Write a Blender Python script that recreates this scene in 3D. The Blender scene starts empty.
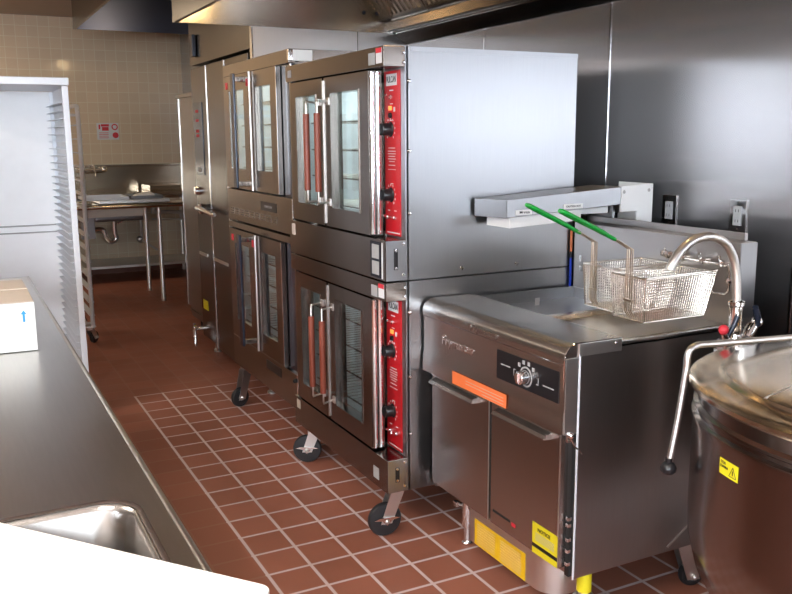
import bpy, bmesh, math, random
from mathutils import Vector, Matrix
random.seed(4)
PI = math.pi
SC = bpy.context.scene
COL = SC.collection

# ------------------------------------------------------------------ materials
def mat(name):
    m = bpy.data.materials.new(name); m.use_nodes = True
    return m, m.node_tree, m.node_tree.nodes['Principled BSDF']

def N(nt, t, **kw):
    n = nt.nodes.new(t)
    for k, v in kw.items(): setattr(n, k, v)
    return n

def plain(name, col, rough=.5, metal=0., var=.06, scale=30, emit=None, es=0., coat=0.):
    """principled with a light procedural mottling"""
    m, nt, b = mat(name)
    tc = N(nt, 'ShaderNodeTexCoord'); nz = N(nt, 'ShaderNodeTexNoise'); nz.inputs['Scale'].default_value = scale
    nt.links.new(tc.outputs['Object'], nz.inputs['Vector'])
    mx = N(nt, 'ShaderNodeMix', data_type='RGBA')
    mx.inputs['A'].default_value = (*[c*(1-var) for c in col], 1); mx.inputs['B'].default_value = (*[min(1, c*(1+var)) for c in col], 1)
    nt.links.new(nz.outputs['Fac'], mx.inputs['Factor']); nt.links.new(mx.outputs['Result'], b.inputs['Base Color'])
    b.inputs['Roughness'].default_value = rough; b.inputs['Metallic'].default_value = metal
    b.inputs['Coat Weight'].default_value = coat
    if emit: b.inputs['Emission Color'].default_value = (*emit, 1); b.inputs['Emission Strength'].default_value = es
    return m

ROT = 0.
def steel(name, col=(.55, .54, .53), rough=.28, brush=(2, 2, 160), bump=0, rvar=.0, aniso=0., tan='Z'):
    m, nt, b = mat(name)
    tc = N(nt, 'ShaderNodeTexCoord'); mp = N(nt, 'ShaderNodeMapping'); mp.inputs['Scale'].default_value = brush
    nz = N(nt, 'ShaderNodeTexNoise'); nz.inputs['Scale'].default_value = 3; nz.inputs['Detail'].default_value = 3
    nt.links.new(tc.outputs['Object'], mp.inputs['Vector']); nt.links.new(mp.outputs['Vector'], nz.inputs['Vector'])
    n2 = N(nt, 'ShaderNodeTexNoise'); n2.inputs['Scale'].default_value = 2.2; n2.inputs['Detail'].default_value = 4
    nt.links.new(tc.outputs['Object'], n2.inputs['Vector'])
    mr = N(nt, 'ShaderNodeMapRange'); mr.inputs['To Min'].default_value = rough-rvar; mr.inputs['To Max'].default_value = rough+rvar
    nt.links.new(n2.outputs['Fac'], mr.inputs['Value']); nt.links.new(mr.outputs['Result'], b.inputs['Roughness'])
    mx = N(nt, 'ShaderNodeMix', data_type='RGBA')
    mx.inputs['A'].default_value = (*[c*.94 for c in col], 1); mx.inputs['B'].default_value = (*[c*1.05 for c in col], 1)
    nt.links.new(nz.outputs['Fac'], mx.inputs['Factor']); nt.links.new(mx.outputs['Result'], b.inputs['Base Color'])
    bp = N(nt, 'ShaderNodeBump'); bp.inputs['Strength'].default_value = bump; bp.inputs['Distance'].default_value = .002
    if bump: nt.links.new(nz.outputs['Fac'], bp.inputs['Height']); nt.links.new(bp.outputs['Normal'], b.inputs['Normal'])
    b.inputs['Metallic'].default_value = 1.
    if aniso:
        b.inputs['Anisotropic Rotation'].default_value = ROT
   
        b.inputs['Anisotropic'].default_value = aniso
        tg = N(nt, 'ShaderNodeTangent', direction_type='RADIAL', axis=tan)
        nt.links.new(tg.outputs['Tangent'], b.inputs['Tangent'])
    return m

def floor_mat():
    m, nt, b = mat('quarry_tile'); L = nt.links
    g = N(nt, 'ShaderNodeNewGeometry'); sp = N(nt, 'ShaderNodeSeparateXYZ'); L.new(g.outputs['Position'], sp.inputs[0])
    def mt(op, a, bb=None, c=None):
        n = N(nt, 'ShaderNodeMath', operation=op)
        for i, v in enumerate((a, bb, c)):
            if v is None: continue
            if isinstance(v, (int, float)): n.inputs[i].default_value = v
            else: L.new(v, n.inputs[i])
        return n.outputs[0]
    T = .159
    fx = mt('DIVIDE', sp.outputs[0], T); fy = mt('DIVIDE', sp.outputs[1], T)
    dx = mt('PINGPONG', fx, .5); dy = mt('PINGPONG', fy, .5)     # distance to nearest joint in tiles
    d = mt('MINIMUM', dx, dy)
    gm = N(nt, 'ShaderNodeMapRange', interpolation_type='SMOOTHSTEP'); gm.inputs['From Min'].default_value = .028; gm.inputs['From Max'].default_value = .047
    gm.inputs['To Min'].default_value = 1; gm.inputs['To Max'].default_value = 0; L.new(d, gm.inputs['Value'])
    gx = N(nt, 'ShaderNodeMapRange', interpolation_type='SMOOTHSTEP'); gx.inputs['From Min'].default_value = .022; gx.inputs['From Max'].default_value = .037
    gx.inputs['To Min'].default_value = 1; gx.inputs['To Max'].default_value = 0; L.new(dx, gx.inputs['Value'])
    # freshly grouted field of the cooking line against older grout elsewhere
    new = mt('MULTIPLY', mt('GREATER_THAN', fx, -.05), mt('LESS_THAN', fy, 12.05))
    cx = mt('FLOOR', fx); cy = mt('FLOOR', fy)
    cb = N(nt, 'ShaderNodeCombineXYZ'); L.new(cx, cb.inputs[0]); L.new(cy, cb.inputs[1])
    wn = N(nt, 'ShaderNodeTexWhiteNoise', noise_dimensions='2D'); L.new(cb.outputs[0], wn.inputs['Vector'])
    nz = N(nt, 'ShaderNodeTexNoise'); nz.inputs['Scale'].default_value = 9; nz.inputs['Detail'].default_value = 6; L.new(g.outputs['Position'], nz.inputs['Vector'])
    v = mt('ADD', mt('MULTIPLY', wn.outputs['Value'], .6), mt('MULTIPLY', nz.outputs['Fac'], .5))
    cr = N(nt, 'ShaderNodeMix', data_type='RGBA'); cr.inputs['A'].default_value = (.33, .118, .072, 1); cr.inputs['B'].default_value = (.45, .165, .105, 1)
    L.new(v, cr.inputs['Factor'])
    og = N(nt, 'ShaderNodeMix', data_type='RGBA'); og.inputs['A'].default_value = (.42, .215, .15, 1); og.inputs['B'].default_value = (.78, .62, .60, 1)
    L.new(new, og.inputs['Factor'])
    old = N(nt, 'ShaderNodeMath', operation='MULTIPLY'); L.new(gm.outputs[0], old.inputs[0])
    st = mt('ADD', mt('MULTIPLY', new, .45), .50)
    L.new(st, old.inputs[1])
    fm = N(nt, 'ShaderNodeMix', data_type='RGBA'); L.new(old.outputs[0], fm.inputs['Factor']); L.new(cr.outputs['Result'], fm.inputs['A']); L.new(og.outputs['Result'], fm.inputs['B'])
    L.new(fm.outputs['Result'], b.inputs['Base Color'])
    rr = N(nt, 'ShaderNodeMapRange'); rr.inputs['To Min'].default_value = .36; rr.inputs['To Max'].default_value = .58; L.new(nz.outputs['Fac'], rr.inputs['Value']); L.new(rr.outputs[0], b.inputs['Roughness'])
    bp = N(nt, 'ShaderNodeBump'); bp.inputs['Strength'].default_value = .15; bp.inputs['Distance'].default_value = .002; bp.invert = True
    L.new(gm.outputs[0], bp.inputs['Height']); L.new(bp.outputs[0], b.inputs['Normal'])
    return m

def wall_tile_mat():
    m, nt, b = mat('glazed_wall_tile'); L = nt.links
    g = N(nt, 'ShaderNodeNewGeometry'); mp = N(nt, 'ShaderNodeMapping'); mp.inputs['Rotation'].default_value = (-PI/2, 0, 0)
    L.new(g.outputs['Position'], mp.inputs['Vector'])
    br = N(nt, 'ShaderNodeTexBrick'); br.offset = 0; br.squash = 1
    br.inputs['Scale'].default_value = 1; br.inputs['Brick Width'].default_value = .111; br.inputs['Row Height'].default_value = .111
    br.inputs['Mortar Size'].default_value = .003; br.inputs['Mortar Smooth'].default_value = .3
    br.inputs['Color1'].default_value = (.86, .69, .49, 1); br.inputs['Color2'].default_value = (.82, .655, .465, 1); br.inputs['Mortar'].default_value = (.93, .84, .66, 1)
    L.new(mp.outputs[0], br.inputs['Vector']); L.new(br.outputs['Color'], b.inputs['Base Color'])
    b.inputs['Roughness'].default_value = .12
    bp = N(nt, 'ShaderNodeBump'); bp.inputs['Strength'].default_value = .1; bp.inputs['Distance'].default_value = .002; bp.invert = True
    nz = N(nt, 'ShaderNodeTexNoise'); nz.inputs['Scale'].default_value = 14; L.new(g.outputs['Position'], nz.inputs['Vector'])
    b2 = N(nt, 'ShaderNodeBump'); b2.inputs['Strength'].default_value = .1; b2.inputs['Distance'].default_value = .01; L.new(nz.outputs['Fac'], b2.inputs['Height'])
    L.new(br.outputs['Fac'], bp.inputs['Height']); L.new(b2.outputs[0], bp.inputs['Normal']); L.new(bp.outputs[0], b.inputs['Normal'])
    return m

def glass_mat():
    m, nt, b = mat('oven_glass')
    b.inputs['Base Color'].default_value = (.9, .97, .97, 1); b.inputs['Roughness'].default_value = .02
    b.inputs['Transmission Weight'].default_value = 1; b.inputs['IOR'].default_value = 1.3
    return m

M = {}
M['front'] = steel('dark_brushed_front', (.235, .205, .185), .2, (2, 120, 2))
M['side'] = steel('bright_brushed_side', (.355, .36, .372), .29, (120, 2, 2), rvar=0)
M['wall'] = steel('wall_cladding_steel', (.47, .46, .47), .26, (2, 2, 90), rvar=.0, aniso=.95)
M['top'] = steel('worktop_steel', (.62, .59, .55), .29, (40, 3, 3), rvar=.03)
M['hood'] = steel('hood_steel', (.58, .55, .52), .15, (90, 3, 3), rvar=.02)
M['fry'] = steel('fryer_steel', (.52, .50, .48), .27, (2, 120, 2))
M['frysd'] = steel('fryer_side_steel', (.42, .40, .39), .32, (80, 2, 2))
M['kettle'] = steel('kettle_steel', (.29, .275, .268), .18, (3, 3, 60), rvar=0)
M['lid'] = steel('lid_steel', (.66, .575, .46), .19, (3, 40, 3), rvar=0)  # warm reflection from the hood is put into this base colour
M['chrome'] = steel('polished_chrome', (.82, .82, .83), .1, (3, 3, 3), rvar=.03, bump=0)
M['satin'] = steel('satin_steel_tube', (.74, .72, .70), .34, (3, 3, 3), bump=0)
M['wire'] = steel('bright_wire', (.66, .61, .54), .24, (3, 3, 3), bump=0)
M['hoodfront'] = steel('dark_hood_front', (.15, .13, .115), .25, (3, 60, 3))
M['hoodblue'] = steel('hood_steel_blue_reflection', (.07, .085, .15), .3, (3, 3, 60))  # stainless; its dark blue reflection is put into the base colour
M['wire2'] = steel('aged_handle_wire', (.46, .38, .29), .3, (3, 3, 3))
M['combi'] = steel('dark_combi_front', (.13, .112, .097), .24, (2, 90, 2))
M['cab'] = steel('far_cabinet_steel', (.30, .275, .25), .33, (2, 2, 60))
M['alu'] = plain('mill_aluminium', (.90, .91, .93), .45, .1, .04, 12)
M['alus'] = plain('aluminium_slide', (.84, .87, .92), .4, .1, .04, 12)
M['black'] = plain('black_plastic', (.012, .012, .014), .3, 0, .1)
M['rubber'] = plain('black_rubber', (.018, .018, .02), .45, 0, .1)
M['navy'] = plain('dark_enamelled_bar', (.02, .026, .045), .18, .2, .1)
M['red'] = plain('red_panel', (.62, .014, .022), .35, 0, .05)
M['white'] = plain('white_print', (.82, .82, .82), .5, 0, .03)
M['grey'] = plain('grey_label', (.42, .42, .42), .5, 0, .08)
M['orange'] = plain('orange_label', (.85, .19, .055), .5, 0, .06, 60)
M['yellow'] = plain('yellow_label', (.85, .74, .02), .5, 0, .04, 60)
M['amber'] = plain('amber_label', (.85, .52, .01), .5, 0, .12, 40)
M['green'] = plain('green_vinyl_grip', (.005, .28, .035), .28, 0, .06)
M['terra'] = plain('brown_red_handle_sleeve', (.24, .055, .03), .42, 0, .12, 60)
M['card'] = plain('white_cardboard', (.88, .88, .86), .6, 0, .02)
M['tan'] = plain('tan_cardboard', (.62, .53, .44), .7, 0, .05)
M['board'] = plain('white_cutting_board', (.93, .93, .91), .5, 0, .01)
M['blue'] = plain('blue_print', (.03, .33, .75), .5, 0, .03)
M['redp'] = plain('red_print', (.75, .04, .06), .5, 0, .1)
M['enamel'] = plain('oven_enamel', (.78, .82, .82), .3, .3, .25, 18)
M['dark'] = plain('dark_void', (.015, .014, .014), .6, 0, .1)
M['hose'] = plain('copper_orange_hose', (.7, .2, .08), .4, 0, .1)
M['hoseb'] = plain('blue_hose', (.01, .04, .4), .4, 0, .1)
M['plast'] = plain('grey_receptacle', (.42, .43, .45), .4, 0, .05)
M['paint'] = plain('beige_paint', (.16, .12, .09), .6, 0, .04, 3)
M['ceil'] = plain('ceiling_paint', (.5, .44, .38), .8, 0, .05, 5)
M['floor'] = floor_mat(); M['tile'] = wall_tile_mat(); M['glass'] = glass_mat()
M['cove'] = plain('quarry_cove_base', (.20, .075, .045), .45, 0, .15, 12)
M['sky'] = plain('daylit_window_pane', (.8, .85, .9), .5, 0, 0, 3, (.80, .90, 1.0), 13)
M['sky2'] = plain('daylit_side_pane', (.8, .85, .9), .5, 0, 0, 3, (.86, .93, 1.0), 3.2)
M['strip'] = plain('added_strip_diffuser', (.8, .85, .9), .5, 0, 0, 3, (.86, .93, 1.0), 110)  # emitter of the added strip on the left wall
M['tube'] = plain('added_light_diffuser', (.9, .9, .85), .5, 0, 0, 3, (1.0, .84, .62), 4.5)
M['tube2'] = plain('bright_added_diffuser', (.9, .9, .85), .5, 0, 0, 3, (1.0, .92, .82), 26)
M['tube3'] = plain('warm_added_diffuser', (.9, .9, .85), .5, 0, 0, 3, (1.0, .82, .58), 12)
M['bulb'] = plain('warm_lamp_globe', (.9, .8, .6), .5, 0, 0, 3, (1.0, .66, .30), 80)
M['bulb2'] = plain('far_lamp_globe', (.9, .8, .6), .5, 0, 0, 3, (1.0, .70, .36), 60)
M['obulb'] = plain('oven_lamp', (.9, .9, .9), .5, 0, 0, 3, (.86, .97, 1.0), 480)
M['obulb2'] = plain('dim_oven_lamp', (.9, .9, .9), .5, 0, 0, 3, (.88, .97, 1.0), 34)
M['ind'] = plain('orange_indicator', (.9, .3, .05), .3, 0, 0, 3, (1, .35, .08), .8)
M['dimtile'] = M['paint']

# ------------------------------------------------------------------ builders
ORG = {}
def tagged(o, label=None, cat=None, group=None, kind=None):
    if label: o['label'] = label
    if cat: o['category'] = cat
    if group: o['group'] = group
    if kind: o['kind'] = kind
    return o

def thing(name, label, cat, loc=(0, 0, 0), group=None):
    o = bpy.data.objects.new(name, None); COL.objects.link(o)
    o.empty_display_size = .05; o.location = loc; ORG[o.name] = Vector(loc)
    return tagged(o, label, cat, group)

def org(o):
    while o is not None:
        if o.name in ORG: return ORG[o.name]
        o = o.parent
    return Vector((0, 0, 0))

class MB:
    def __init__(s): s.bm = bmesh.new(); s.bv = False
    def _bev(s, geom_v, w, seg=2):
        if w > 0:
            s.bv = True
            es = {e for v in geom_v for e in v.link_edges}
            bmesh.ops.bevel(s.bm, geom=list(es), offset=w, segments=seg, affect='EDGES', profile=.5)
    def box(s, x0, x1, y0, y1, z0, z1, bev=0, seg=2):
        r = bmesh.ops.create_cube(s.bm, size=1)['verts']
        for v in r: v.co = Vector(((x0+x1)/2+v.co.x*(x1-x0), (y0+y1)/2+v.co.y*(y1-y0), (z0+z1)/2+v.co.z*(z1-z0)))
        s._bev(r, bev, seg); return s
    def prism(s, pts, axis, a, b, bev=0):
        """polygon pts in the two remaining axes (in order), extruded along axis a..b"""
        def P(p, t):
            if axis == 'x': return Vector((t, p[0], p[1]))
            if axis == 'y': return Vector((p[0], t, p[1]))
            return Vector((p[0], p[1], t))
        v0 = [s.bm.verts.new(P(p, a)) for p in pts]; v1 = [s.bm.verts.new(P(p, b)) for p in pts]
        n = len(pts)
        fs = [s.bm.faces.new(v0), s.bm.faces.new(v1[::-1])]
        for i in range(n): fs.append(s.bm.faces.new((v0[i], v1[i], v1[(i+1) % n], v0[(i+1) % n])))
        bmesh.ops.recalc_face_normals(s.bm, faces=fs)
        if bev: s._bev(v0+v1, bev)
        return s
    def hexa(s, c, bev=0):
        """8 corners: bottom loop 4, top loop 4"""
        v = [s.bm.verts.new(Vector(p)) for p in c]
        fs = [s.bm.faces.new([v[i] for i in q]) for q in ((3, 2, 1, 0), (4, 5, 6, 7), (0, 1, 5, 4), (1, 2, 6, 5), (2, 3, 7, 6), (3, 0, 4, 7))]
        bmesh.ops.recalc_face_normals(s.bm, faces=fs)
        if bev: s._bev(v, bev)
        return s
    def tube(s, pts, r, seg=10, caps=True):
        pts = [Vector(p) for p in pts]; rs = r if isinstance(r, (list, tuple)) else [r]*len(pts)
        rings = []; up = None
        for i, p in enumerate(pts):
            t = (pts[min(i+1, len(pts)-1)]-pts[max(i-1, 0)]).normalized()
            if up is None:
                up = Vector((0, 0, 1)) if abs(t.z) < .9 else Vector((1, 0, 0))
            a = (up-t*up.dot(t)).normalized(); b = t.cross(a); up = a
            rings.append([s.bm.verts.new(p+(a*math.cos(2*PI*k/seg)+b*math.sin(2*PI*k/seg))*rs[i]) for k in range(seg)])
        for i in range(len(rings)-1):
            for k in range(seg):
                s.bm.faces.new((rings[i][k], rings[i][(k+1) % seg], rings[i+1][(k+1) % seg], rings[i+1][k]))
        if caps and seg > 2: s.bm.faces.new(rings[0][::-1]); s.bm.faces.new(rings[-1])
        return s
    def lathe(s, prof, c=(0, 0, 0), axis='z', seg=32):
        c = Vector(c); rings = []
        def P(r, h, a):
            q = Vector((r*math.cos(a), r*math.sin(a), h))
            if axis == 'x': q = Vector((q.z, q.x, q.y))
            if axis == 'y': q = Vector((q.y, q.z, q.x))
            return c+q
        for r, h in prof:
            rings.append([s.bm.verts.new(P(0, h, 0))] if r < 1e-6 else [s.bm.verts.new(P(r, h, 2*PI*k/seg)) for k in range(seg)])
        fs = []
        for A, B in zip(rings, rings[1:]):
            if len(A) == 1 and len(B) == 1: continue
            for k in range(seg):
                k2 = (k+1) % seg
                if len(A) == 1: fs.append(s.bm.faces.new((A[0], B[k2], B[k])))
                elif len(B) == 1: fs.append(s.bm.faces.new((A[k], A[k2], B[0])))
                else: fs.append(s.bm.faces.new((A[k], A[k2], B[k2], B[k])))
        bmesh.ops.recalc_face_normals(s.bm, faces=fs)
        return s
    def sphere(s, c, r, seg=16):
        bmesh.ops.create_uvsphere(s.bm, u_segments=seg, v_segments=seg//2, radius=r, matrix=Matrix.Translation(c)); return s
    def build(s, name, m, parent=None, smooth=40, loc=None):
        o0 = org(parent) if parent is not None else (Vector(loc) if loc is not None else Vector((0, 0, 0)))
        for v in s.bm.verts: v.co -= o0
        me = bpy.data.meshes.new(name); s.bm.to_mesh(me); s.bm.free()
        me.materials.append(M[m] if isinstance(m, str) else m)
        if smooth:
            for p in me.polygons: p.use_smooth = True
            try: me.set_sharp_from_angle(angle=math.radians(smooth))
            except Exception: pass
        o = bpy.data.objects.new(name, me); COL.objects.link(o)
        if s.bv and smooth:
            wn = o.modifiers.new('flat_faces', 'WEIGHTED_NORMAL'); wn.keep_sharp = True; wn.weight = 100
        if parent is not None: o.parent = parent
        else: o.location = o0; ORG[o.name] = o0.copy()
        return o

def struct(o): o['kind'] = 'structure'; return o

def smooth_path(pts, n=6):
    P = [Vector(p) for p in pts]; P = [P[0]*2-P[1]]+P+[P[-1]*2-P[-2]]; out = []
    for i in range(1, len(P)-2):
        for k in range(n):
            t = k/n; a, b, c, d = P[i-1], P[i], P[i+1], P[i+2]
            out.append(.5*((2*b)+(-a+c)*t+(2*a-5*b+4*c-d)*t*t+(-a+3*b-3*c+d)*t**3))
    out.append(P[-2]); return out

def lettering(txt, h, name, m, parent, pos, right, up, depth=.0006, bold=0, sx=1.):
    """txt centred at pos, capital height about h"""
    cu = bpy.data.curves.new(name, 'FONT'); cu.body = txt; cu.size = h/.72; cu.align_x = 'CENTER'; cu.align_y = 'CENTER'
    cu.extrude = depth/2; cu.offset = bold
    o = bpy.data.objects.new(name, cu); COL.objects.link(o)
    dg = bpy.context.evaluated_depsgraph_get(); me = bpy.data.meshes.new_from_object(o.evaluated_get(dg))
    bpy.data.objects.remove(o); bpy.data.curves.remove(cu)
    right = Vector(right).normalized(); up = Vector(up).normalized(); nrm = right.cross(up)
    o0 = org(parent); pos = Vector(pos)
    for v in me.vertices: v.co = pos+right*(v.co.x*sx)+up*v.co.y+nrm*v.co.z-o0
    me.materials.clear(); me.materials.append(M[m]); me.name = name
    q = bpy.data.objects.new(name, me); COL.objects.link(q); q.parent = parent
    return q

def kids(o): return [c for c in bpy.data.objects if c.parent == o]
def dup(root, loc, label):
    r = root.copy(); COL.objects.link(r); r.location = loc; r['label'] = label
    for ch in kids(root):
        c = ch.copy(); COL.objects.link(c); c.parent = r
        for g in kids(ch):
            d = g.copy(); COL.objects.link(d); d.parent = c
    return r

# ------------------------------------------------------------------ room
XL, XR, YF, YB, ZC = -4.0, 1.60, -6.0, 6.95, 2.77
struct(MB().box(XL-.1, XR+.1, YF-.1, YB+.1, -.06, 0).build('floor', 'floor', smooth=0))
struct(MB().box(XL-.1, XR+.1, YF-.1, YB+.1, ZC, ZC+.06).build('ceiling', 'ceil', smooth=0))
wr = struct(MB().box(XR, XR+.08, YF, YB, 0, ZC).build('wall_right', 'wall', smooth=0))
for y in (-.284, -1.229, .66):
    s = MB().box(XR-.003, XR, y-.004, y+.004, .02, 2.03).build('cladding_seam', 'chrome', wr, smooth=0)
struct(MB().box(XL, XR, YB, YB+.08, 0, ZC).build('wall_back', 'tile', smooth=0))
struct(MB().box(XL-.08, XL, YF, YB, 0, ZC).build('wall_left', 'paint', smooth=0))
struct(MB().box(XL, XR, YF-.08, YF, 0, ZC).build('wall_front', 'paint', smooth=0))
b = MB(); b.prism([(YB-.02, .0), (YB-.002, .0), (YB-.002, .155), (YB-.012, .155), (YB-.02, .14)], 'x', XL+.01, XR-.01)
struct(b.build('baseboard_back', 'cove', smooth=0))
# daylight windows behind the camera and in the left wall
def window(n, axis, at, a0, a1, z0, z1, m, panes=3):
    B = MB(); G = MB(); t = .05
    cuts = [a0+(a1-a0)*i/panes for i in range(panes+1)]
    for i, c in enumerate(cuts):
        if axis == 'y': B.box(c-.025, c+.025, at, at+.05, z0, z1)
        else: B.box(at, at+.05, c-.025, c+.025, z0, z1)
    for z in (z0, z1):
        if axis == 'y': B.box(a0-.025, a1+.025, at, at+.055, z-.03, z+.03)
        else: B.box(at, at+.055, a0-.025, a1+.025, z-.03, z+.03)
    w = struct(B.build('window_%d' % n, 'white', smooth=0))
    if axis == 'y': G.box(a0, a1, at+.005, at+.012, z0, z1)
    else: G.box(at+.005, at+.012, a0, a1, z0, z1)
    G.build('window_pane', m, w, smooth=0)
window(1, 'y', YF, -3.7, .1, .95, 2.45, 'sky', 4)
window(2, 'x', XL, -4.95, -3.3, .9, 1.56, 'sky2', 2)
window(3, 'x', XL, -4.95, -3.3, 1.84, 2.35, 'sky2', 2)
LW = thing('added_wall_light', 'added strip light on the left wall that brightens the steel wall', 'light', (XL, -4.2, 1.70))  # unseen lamp, added to throw a streak onto the steel wall
MB().box(XL+.001, XL+.05, -5.9, -2.3, 1.635, 1.765, .004).build('housing', 'white', LW)
MB().box(XL+.051, XL+.056, -5.88, -2.32, 1.645, 1.755).build('diffuser', 'strip', LW, smooth=0)
# trims: wall flashing under the hood, closure box above the tall oven
f = MB(); f.prism([(XR-.002, 2.02), (XR-.002, 2.06), (XR-.09, 2.085), (XR-.09, 2.078), (XR-.012, 2.02)], 'y', -2.3, 1.49)
struct(f.build('trim_1', 'hood', smooth=0))
cb = struct(MB().box(.66, XR-.001, 1.5, 2.85, 1.972, 2.36).build('trim_2', 'combi', smooth=0))
MB().box(.661, XR-.002, 1.494, 1.499, 1.0, 2.36).build('end_cladding', 'frysd', cb, smooth=0)
MB().box(1.28, 1.284, 1.4915, 1.494, 1.0, 2.3).build('cladding_seam', 'front', cb, smooth=0)
MB().box(.652, .660, 1.486, 1.52, 1.3, 2.30).build('corner_strip', 'chrome', cb, smooth=0)
MB().box(.63, .657, 2.66, 2.74, 2.02, 2.16, .006).build('hinge_bracket', 'navy', cb)

# unseen ceiling lights, added to brighten the board, racks and back wall
for i, (x, y, lb) in enumerate(((-1.5, -2.7, 'brightest added ceiling light, above the sink end of the worktop'), (-2.4, -.2, 'added ceiling light above the aisle left of the worktop'), (-2.7, 3.3, 'added ceiling light left of the white sheet pan racks'), (-1.5, 5.9, 'added ceiling light by the tiled back wall'))):
    t = thing('added_ceiling_light', lb, 'light', (x, y, ZC), 'added ceiling lights')
    MB().box(x-.31, x+.31, y-.61, y+.61, ZC-.035, ZC-.001, .004).build('light_frame', 'white', t)
    MB().box(x-.27, x+.27, y-.57, y+.57, ZC-.04, ZC-.036).build('diffuser', ('tube2', 'tube2', 'tube', 'tube3')[i], t, smooth=0)

# ------------------------------------------------------------------ exhaust hoods
def hood(x0, x1, y0, y1, z0, z1, m, label, screws=False):
    t = thing('exhaust_hood', label, 'exhaust hood', (x0, y0, z0), 'stainless exhaust hoods over the equipment')
    w = .012
    MB().box(x0, x0+w, y0, y1, z0, z1).build('front_panel', 'hoodfront', t, smooth=0)
    MB().box(x0+w, x1, y1-w, y1, z0, z1).build('end_panel', m, t, smooth=0)
    MB().box(x0+w, x1, y0, y0+w, z0, z1).build('end_panel', m, t, smooth=0)
    MB().box(x0+w, x1, y0+w, y1-w, z1-.02, z1-.005).build('top_panel', m, t, smooth=0)
    l = MB(); l.prism([(x0-.002, z0-.002), (x0+.022, z0-.002), (x0+.022, z0+.008), (x0+.013, z0+.008), (x0+.013, z0+.03), (x0-.002, z0+.03)], 'y', y0, y1)
    l.build('bottom_lip', 'hoodfront', t, smooth=0)
    return t
H = hood(.236, 1.50, -2.3, 1.49, 2.08, 2.765, 'hood', 'large stainless exhaust hood hanging over the ovens and fryer')
# filter bank and gutter inside
g = MB(); g.prism([(1.44, 2.085), (1.44, 2.13), (1.452, 2.13), (1.452, 2.1), (1.488, 2.1), (1.488, 2.085)], 'y', -2.28, 1.47)
g.build('grease_gutter', 'chrome', H, smooth=0)
for k in range(7):
    y1 = 1.45-k*.52; y0 = y1-.50
    fb = MB(); fb.prism([(1.42, 2.15), (1.45, 2.135), (1.02, 2.70), (.99, 2.69)], 'y', y0, y1)
    fr = fb.build('grease_filter', 'hood', H, smooth=0)
    bf = MB()
    for j in range(9):
        yy = y0+.04+j*.052; bf.hexa([(1.405, yy, 2.155), (1.405, yy+.022, 2.155), (1.415, yy+.022, 2.165), (1.415, yy, 2.165), (1.0, yy, 2.66), (1.0, yy+.022, 2.66), (1.01, yy+.022, 2.672), (1.01, yy, 2.672)])
    bf.build('baffle', 'hood', fr, smooth=0)
sc = MB()
for x in (1.316, 1.40): sc.lathe([(0, -.006), (.010, -.005), (.012, 0)], (x, 1.477, 2.186), 'y', 12)
sc.build('bolt_head', 'navy', H)
for lx, y, lb in ((.52, 1.02, 'warm globe lamp inside the hood nearest its far end'), (1.02, -1.3, 'warm globe lamp inside the hood above the fryer')):
    t = thing('hood_lamp', lb, 'lamp', (lx, y, 2.745), 'warm lamps inside the large hood')
    MB().lathe([(0, 2.745), (.06, 2.744), (.06, 2.70), (.045, 2.69), (0, 2.69)], (lx, y, 0), 'z', 20).build('lamp_base', 'hood', t)
    MB().lathe([(.03, 2.69), (.055, 2.66), (.062, 2.62), (.05, 2.57), (.02, 2.55), (0, 2.548)], (lx, y, 0), 'z', 20).build('globe', 'bulb', t)
hood(.235, 1.56, 3.0, 5.2, 2.45, 2.765, 'hoodblue', 'smaller exhaust hood hanging over the work table near the tiled wall')

for k_, (lx, y, lb) in enumerate(((.75, 3.45, 'warm globe lamp inside the far hood over the work table'), (.75, 3.2, 'x'))[:1]):
    t = thing('hood_lamp', lb, 'lamp', (lx, y, 2.74))
    MB().box(lx-.05, lx+.05, y-.05, y+.05, 2.69, 2.74, .004).build('lamp_base', 'hood', t)
    MB().lathe([(.03, 2.69), (.06, 2.66), (.065, 2.62), (.05, 2.57), (.02, 2.55), (0, 2.548)], (lx, y, 0), 'z', 20).build('globe', 'bulb2', t)
# ------------------------------------------------------------------ convection ovens of the near stack
def oven_door(t, y0, y1, z0, z1, win, hy, handle=True):
    """door slab with a real window opening; x 0..-.. in world of the prototype"""
    X = .46; wy0, wy1, wz0, wz1 = win
    d = MB()
    for (a0, a1, c0, c1) in ((y0, wy0, z0, z1), (wy1, y1, z0, z1), (wy0, wy1, z0, wz0), (wy0, wy1, wz1, z1)):
        d.box(X, X+.05, a0, a1, c0, c1)
    d.box(X-.001, X+.0, y0, y0+.006, z0, z1)
    bmesh.ops.remove_doubles(d.bm, verts=d.bm.verts[:], dist=1e-5)
    door = d.build('door', 'front', t, smooth=0)
    MB().box(X+.012, X+.018, wy0-.002, wy1+.002, wz0-.002, wz1+.002).build('window_glass', 'glass', door, smooth=0)
    fr = MB(); w = .003
    for (a0, a1, c0, c1) in ((wy0-w, wy0, wz0-w, wz1+w), (wy1, wy1+w, wz0-w, wz1+w), (wy0, wy1, wz0-w, wz0), (wy0, wy1, wz1, wz1+w)):
        fr.box(X-.003, X, a0, a1, c0, c1)
    fr.build('window_bezel', 'front', door, smooth=0)
    return door

def handle(door, y, z0, z1, yb):
    """sleeved bar on wire brackets"""
    MB().tube([(.395, y, z0), (.395, y, z1)], .0125, 14).build('handle_grip', 'terra', door)
    for z, s in ((z0, -1), (z1, 1)):
        b = MB()
        b.tube([(.395, y, z-s*.01), (.395, y, z+s*.035), (.398, y+.004, z+s*.045), (.45, yb, z+s*.045), (.46, yb, z+s*.045)], .004, 8)
        b.box(.452, .46, yb-.012, yb+.012, z+s*.045-.014, z+s*.045+.014, .002)
        b.build('handle_bracket', 'satin', door)

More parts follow.
